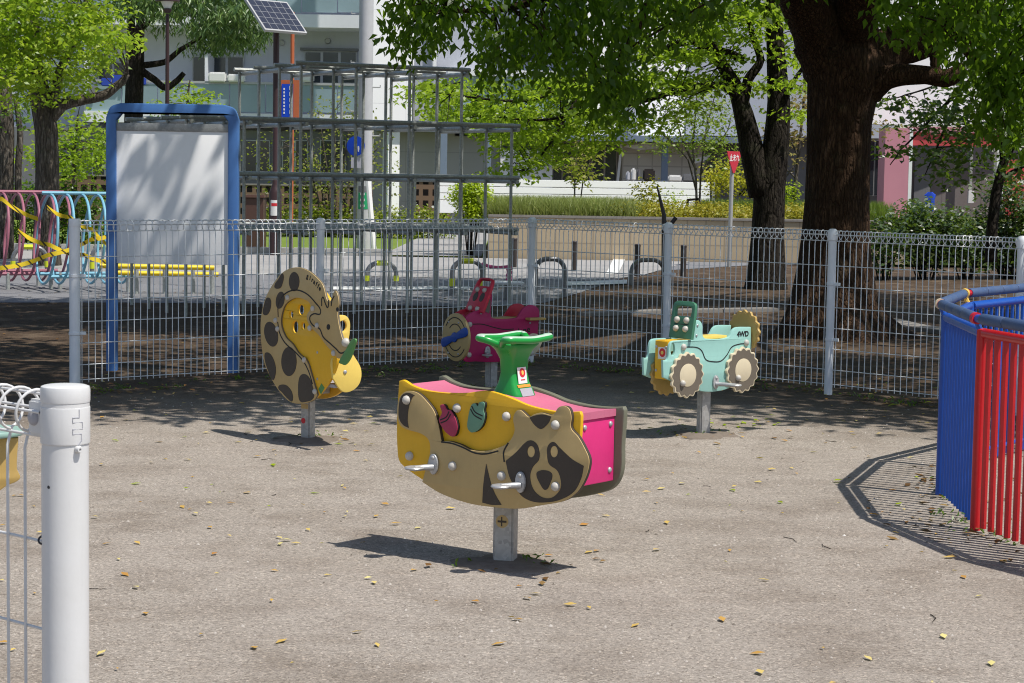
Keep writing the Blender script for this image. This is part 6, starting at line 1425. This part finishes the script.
# pierced block wall on the left
def lattice_mat():
    k = NT('pierced_block'); g = k.geo()['Position']; s_ = k.n('ShaderNodeSeparateXYZ'); k.l(g, s_.inputs[0])
    a = k.math('FRACT', k.math('MULTIPLY', s_.outputs[0], 4.2)); b = k.math('FRACT', k.math('MULTIPLY', s_.outputs[2], 3.6))
    m1 = k.math('MULTIPLY', k.math('GREATER_THAN', a, 0.42), k.math('GREATER_THAN', b, 0.42)); c = k.mix((0.20, 0.13, 0.09), (0.012, 0.01, 0.01), m1)
    k.bsdf(c, 0.9, 0, None, 0.1); return k.m
M_lat = lattice_mat()
for x0, x1, y0, lab, Y in ((52, 112, 176, 'brown pierced block wall behind hoop tunnel', 48), (236, 366, 186, 'brown pierced block wall behind the climbing frame', 51), (416, 450, 182, 'short pierced block screen left of the lime shrub', 50)):
    t = thing('block_wall', lab, 'wall', flat(P((x0 + x1) / 2, 220, Y))); bxp(t, 'pierced_blocks', M_lat, x0, y0, x1, 235, Y, 0.15, zmin=0)
    bxp(t, 'coping', M_conc, x0 - 1, y0 - 1.5, x1 + 1, y0 - 0.1, Y - 0.02, 0.19)
# pink house at right
M_pk = paint('pink_render', (0.62, 0.26, 0.33), 0.65, dirt=0.15, scale=1.5); M_pkr = paint('coral_beam', (0.55, 0.07, 0.08), 0.6, dirt=0.2); M_brg = tile_mat('grey_brown_wall', (0.24, 0.21, 0.205), (0.23, 0.20, 0.195), (0.17, 0.15, 0.145), 1.0, 0.9, 3.0, 0.7, 0.012)
ph = thing('house', 'pink pillared house front with coral beam and grey wall at right background', 'building', (P(940, 230, 45).x, 45, 0))
bxp(ph, 'pillar', M_pk, 884, 128, 908, 240, 44.2, 0.8, zmin=0)
bxp(ph, 'pillar_edge', M_whw, 908.2, 128, 911.5, 240, 44.2, 0.5, zmin=0)
bxp(ph, 'beam', M_pkr, 911.8, 133, 1002, 146, 44.3, 0.4); bxp(ph, 'beam_cap', M_pk, 911.8, 127, 1002, 132.8, 44.25, 0.5)
bxp(ph, 'wall', M_brg, 860, 146.4, 1120, 240, 46, 0.3, zmin=0)
bxp(ph, 'dark_door', M_dkw, 914, 146.8, 930, 240, 45.9, 0.08, zmin=0)
window(ph, 866, 140, 883, 196, 45.6, 2)
bxp(ph, 'downpipe', M_alu, 970, 147, 972.5, 195, 45.7, 0.1); bxp(ph, 'meter_box', M_whw, 968.5, 191, 974, 203, 45.6, 0.12)
bxp(ph, 'upper_wall', M_whw, 850, -260, 1140, 126.6, 45.6, 0.4, yaw=R(8)); bxp(ph, 'white_column', M_whw, 996, 140, 1003, 240, 44.6, 0.3, zmin=0)
bxp(ph, 'pink_panel', M_pkr, 1005, 160, 1060, 240, 44.9, 0.2, zmin=0)
M_bluec = paint('blue_cloth', (0.01, 0.06, 0.5), 0.7)
bt = thing('blue_bag', 'small blue bag hanging on the wall under the coral beam', 'bag', P(930, 204, 44.5))
MB().loft([sring(P(930, 200, 44.5).x, 44.5, P(930, y, 44.5).z, a, 0.06, 16, 2.4) for y, a in ((212, 0.06), (208, 0.11), (200, 0.10), (195, 0.13), (192, 0.05))]).build('cloth', M_bluec, bt, world=True)

# ------------------------------------------------------------------ poles and signs
M_util = paint('concrete_pole', (0.50, 0.50, 0.51), 0.7, dirt=0.25); M_ored = paint('orange_pole', (0.48, 0.13, 0.05), 0.5); M_sblue = paint('sign_blue', (0.005, 0.06, 0.52), 0.4, dirt=0.1)
M_dgrn = paint('label_green', (0.02, 0.35, 0.14), 0.5)
YU = 37.5
b = flat(P(364, 250, YU)); up_ = thing('utility_pole', 'thick pale grey utility pole with green label standing beyond climbing frame', 'pole', b)
rU = 7.2 / FPX * YU; zT = P(364, -300, YU).z
MB().lathe([(rU * 1.05, -0.1), (rU, 3), (rU * 0.92, zT)], b, (0, 0, 1), 20).build('shaft', M_util, up_, world=True)
z0, z1 = P(361, 209, YU).z, P(361, 186, YU).z
def wraplabel(par, c, r, a0, a1, z0, z1, mat, nm):
    mb = MB(); n = 8; vs = []
    for i in range(n + 1):
        a = a0 + (a1 - a0) * i / n; vs += [(c.x + r * math.cos(a), c.y + r * math.sin(a), z0), (c.x + r * math.cos(a), c.y + r * math.sin(a), z1)]
    mb.add(vs, [(2 * i, 2 * i + 2, 2 * i + 3, 2 * i + 1) for i in range(n)]); return mb.build(nm, mat, par, world=True)
lb = wraplabel(up_, b, rU * 1.06, R(220), R(300), z0, z1 - 0.12, M_dgrn, 'label'); wraplabel(up_, b, rU * 1.06, R(220), R(300), z1 - 0.11, z1, M_dkw, 'label')
for k in range(3): wraplabel(lb, b, rU * 1.08, R(240), R(275), z0 + 0.04 + k * 0.11, z0 + 0.085 + k * 0.11, M_white, 'label_mark')
mb = MB()
for i, z in enumerate(np.arange(2.2, 8, 0.45)): mb.tube([b + Vector(((-1) ** i * rU * 0.9, -0.02, z)), b + Vector(((-1) ** i * (rU + 0.14), -0.02, z)), b + Vector(((-1) ** i * (rU + 0.14), -0.02, z + 0.04))], 0.012, 6)
mb.build('step_bolts', M_alu, up_, world=True)
mb = MB(); mb.tube([P(368, 180, YU - .4), P(375, 262, YU - .6)], 0.05, 8); q = thing('guy_guard', 'white slanting guy wire guard leaning on the utility pole', 'pole', flat(P(375, 262, YU - .6))); mb.build('tube', M_white, q, world=True)
# blue round pedestrian sign on the pole
cs = P(356, 146, YU - 0.35); sg_ = thing('road_sign', 'round blue road sign with white figure mounted beside the utility pole', 'sign', cs)
rS = 9.5 / FPX * YU
MB().lathe([(rS * 0.98, -0.01), (rS, 0), (rS * 0.98, 0.01)], cs, (-0.35, -1, 0), 28).build('disc', M_sblue, sg_, world=True)
MB().lathe([(rS * 1.0, 0.0), (rS * 1.03, 0.005), (rS * 1.03, 0.012), (rS * 0.93, 0.014)], cs, (-0.35, -1, 0), 28).build('rim', M_sblue, sg_, world=True)
ax_ = (Vector((1, -0.35, 0)).normalized(), Vector((0, 0, 1))); nS = ax_[0].cross(ax_[1])
I_ = INV[sg_.name]
def spanel(nm, pts, mat): 
    return panel(sg_, nm, mat, pts, 0.004, nS * 0.02, ax_, bevel=0.0)
s = rS
spanel('figure', [(-.1 * s, .25 * s), (.1 * s, .25 * s), (.18 * s, -.1 * s), (.12 * s, -.62 * s), (.02 * s, -.62 * s), (0, -.2 * s), (-.05 * s, -.62 * s), (-.15 * s, -.62 * s), (-.18 * s, -.1 * s)], M_white)
spanel('figure_head', ell(0, .42 * s, .12 * s, .13 * s), M_white); spanel('small_figure', [(.26 * s, 0), (.38 * s, 0), (.42 * s, -.3 * s), (.36 * s, -.6 * s), (.28 * s, -.6 * s), (.24 * s, -.3 * s)], M_white)
bxp(sg_, 'plate', M_grey, 351, 157.5, 362, 168, YU - 0.36, 0.02)
# solar lamp
YSo = 36.0; bS = flat(P(275, 250, YSo)); so_ = thing('solar_lamp', 'dark brown solar lamp post topped by a tilted solar panel', 'lamp post', bS)
mb = MB(); mb.lathe([(0.115, -0.1), (0.115, P(275, 193, YSo).z), (0.09, P(275, 189, YSo).z), (0.055, P(275, 184, YSo).z), (0.055, P(275, 25, YSo).z)], bS, (0, 0, 1), 16); 
# the photo shows a thick lower section and a slimmer upper one
mb.build('post', M_brown, so_, world=True)
corners = [P(245, -2, YSo - .3), P(287, 2, YSo + .25), P(305.5, 33, YSo - 0.25), P(267, 29.5, YSo - .75)]
ux = (corners[1] - corners[0]); uy = (corners[3] - corners[0]); nn = ux.cross(uy).normalized()
if nn.z < 0: nn = -nn
def solar_quad(ins, dz): 
    o_, a_, b_ = corners[0], ux, (corners[3] - corners[0] + corners[2] - corners[1]) / 2
    return [o_ + a_ * u + b_ * v + nn * dz for u, v in ((ins, ins), (1 - ins, ins), (1 - ins, 1 - ins), (ins, 1 - ins))]
qa, qb = solar_quad(0, 0), solar_quad(0, -0.05)
sp_ = MB().add(qa + qb, [(0, 1, 2, 3), (7, 6, 5, 4), (0, 4, 5, 1), (1, 5, 6, 2), (2, 6, 7, 3), (3, 7, 4, 0)]).build('solar_panel', M_alu, so_, world=True)
kk = NT('solar_cells'); kk.bsdf((0.022, 0.028, 0.05), 0.35, 0.0, None, 0.4); M_cell = kk.m
mb = MB(); a_ = ux; b_ = (corners[3] - corners[0] + corners[2] - corners[1]) / 2
for i in range(6):
    for j in range(5):
        u0, v0 = 0.03 + i * 0.157 + 0.006, 0.035 + j * 0.186 + 0.007; u1, v1 = u0 + 0.145, v0 + 0.172
        mb.quad(*[corners[0] + a_ * u + b_ * v + nn * 0.004 for u, v in ((u0, v0), (u1, v0), (u1, v1), (u0, v1))])
mb.build('cells', M_cell, sp_, world=True)
mb = MB(); mb.tube([P(275, 25, YSo), P(275.5, 18, YSo - .15)], 0.05, 10); mb.build('bracket', M_brown, so_, world=True)
wraplabel(so_, bS, 0.118, R(232), R(306), P(273, 215.5, YSo).z, P(273, 200, YSo).z, M_white, 'label'); wraplabel(so_, bS, 0.1195, R(240), R(298), P(273, 206, YSo).z, P(273, 203, YSo).z, M_red, 'label_mark')
# orange framed blue sign
YO = 37.0; bO = flat(P(291, 250, YO)); og = thing('sign_post', 'tall orange post carrying a blue vertical banner sign', 'sign', bO)
mb = MB(); mb.tube([bO + Vector((0, 0, -.1)), Vector((bO.x, bO.y, P(292, 12, YO).z))], 0.036, 8); mb.build('post', M_ored, og, world=True)
bxp(og, 'frame', M_ored, 281, 80, 299, 119, YO - 0.03, 0.05); bn = bxp(og, 'banner', M_sblue, 281.5, 84, 293, 117, YO - 0.06, 0.02)
for k in range(5): bxp(bn, 'lettering', M_white, 289.4, 86 + k * 6, 291.8, 90 + k * 6, YO - 0.068, 0.01)
for k in range(8): bxp(bn, 'lettering', M_white, 283.4, 88 + k * 3.4, 284.8, 90 + k * 3.4, YO - 0.068, 0.01)
# brown cabinet
bC = flat(P(254, 250, 37)); cb = thing('cabinet', 'brown steel cabinet standing left of the solar lamp', 'cabinet', bC)
bxp(cb, 'body', M_brown if False else paint('cabinet_brown', (0.09, 0.045, 0.035), 0.5), 244, 198, 263, 240, 37, 0.5, 0.01, zmin=-0.05); bxp(cb, 'lid', paint('cabinet_lid', (0.12, 0.06, 0.045), 0.5), 243, 195, 264, 197.8, 36.96, 0.58, 0.006)
# park lamp behind the conifer
YL = 36.0; bL = flat(P(167, 250, YL)); lp = thing('lamp_post', 'slim dark lamp post with a lantern head above the notice board', 'lamp post', bL)
MB().lathe([(0.05, -0.1), (0.045, 1.0), (0.032, P(167, 14, YL).z)], bL, (0, 0, 1), 12).build('post', M_brown, lp, world=True)
zt_ = P(167, 13, YL).z; MB().lathe([(0.05, 0), (0.09, 0.06), (0.06, 0.08)], bL + Vector((0, 0, zt_)), (0, 0, 1), 14).build('collar', M_brown, lp, world=True)
MB().lathe([(0.06, 0.08), (0.12, 0.2), (0.05, 0.22)], bL + Vector((0, 0, zt_)), (0, 0, 1), 14).build('lantern_glass', M_white, lp, world=True); MB().lathe([(0.22, 0.2), (0.22, 0.225), (0.06, 0.33), (0.001, 0.34)], bL + Vector((0, 0, zt_)), (0, 0, 1), 18).build('hood', M_brown, lp, world=True)
# stop sign (inverted triangle)
bT = G(729, 267); YTs = bT.y; sgn_ = thing('stop_sign', 'red inverted triangle stop sign on a grey pole beside the dark tree', 'sign', bT)
mb = MB(); mb.tube([bT + Vector((0, 0, -.1)), Vector((bT.x + 0.01, bT.y, P(731, 152, YTs).z))], 0.036, 10); mb.build('pole', M_tubeg if False else M_alu, sgn_, world=True)
ang = R(58); ax_ = (Vector((math.cos(ang), math.sin(ang), 0)), Vector((0, 0, 1))); nS = ax_[0].cross(ax_[1])
zc_ = P(731, 152, YTs).z; Hh = (P(731, 152, YTs) - P(731, 173, YTs)).z; hw_ = 0.27
tri = lambda g: [(-hw_, 0), (-hw_ * .96, -.05), (-.03, -Hh), (.03, -Hh), (hw_ * .96, -.05), (hw_, 0), (hw_ * .97, .012), (-hw_ * .97, .012)]
loc_ = INV[sgn_.name] @ Vector((bT.x, bT.y, zc_)) + nS * 0.05
pl = panel(sgn_, 'plate', M_redb, tri(1.0), 0.012, loc_, ax_, bevel=0.0)
text(pl, '止まれ', 0.13, M_white, loc_ + nS * 0.003 + Vector((0, 0, -0.11)), ax_, 0.003, bold=0.003)
# wooden tree stake frame by the slender tree
tk = thing('tree_stake', 'small dark wooden stake frame beside the slender young tree', 'stake', Vector((P(690, 212, Y4 - .2).x, Y4 - .2, wz)))
mb = MB(); mb.tube([P(686, 220, Y4 - .2), P(688, 199, Y4 - .2)], 0.025, 6); mb.tube([P(687, 200, Y4 - .2), P(699, 199, Y4 - .2)], 0.022, 6); mb.build('rails', M_barkdk, tk, world=True)
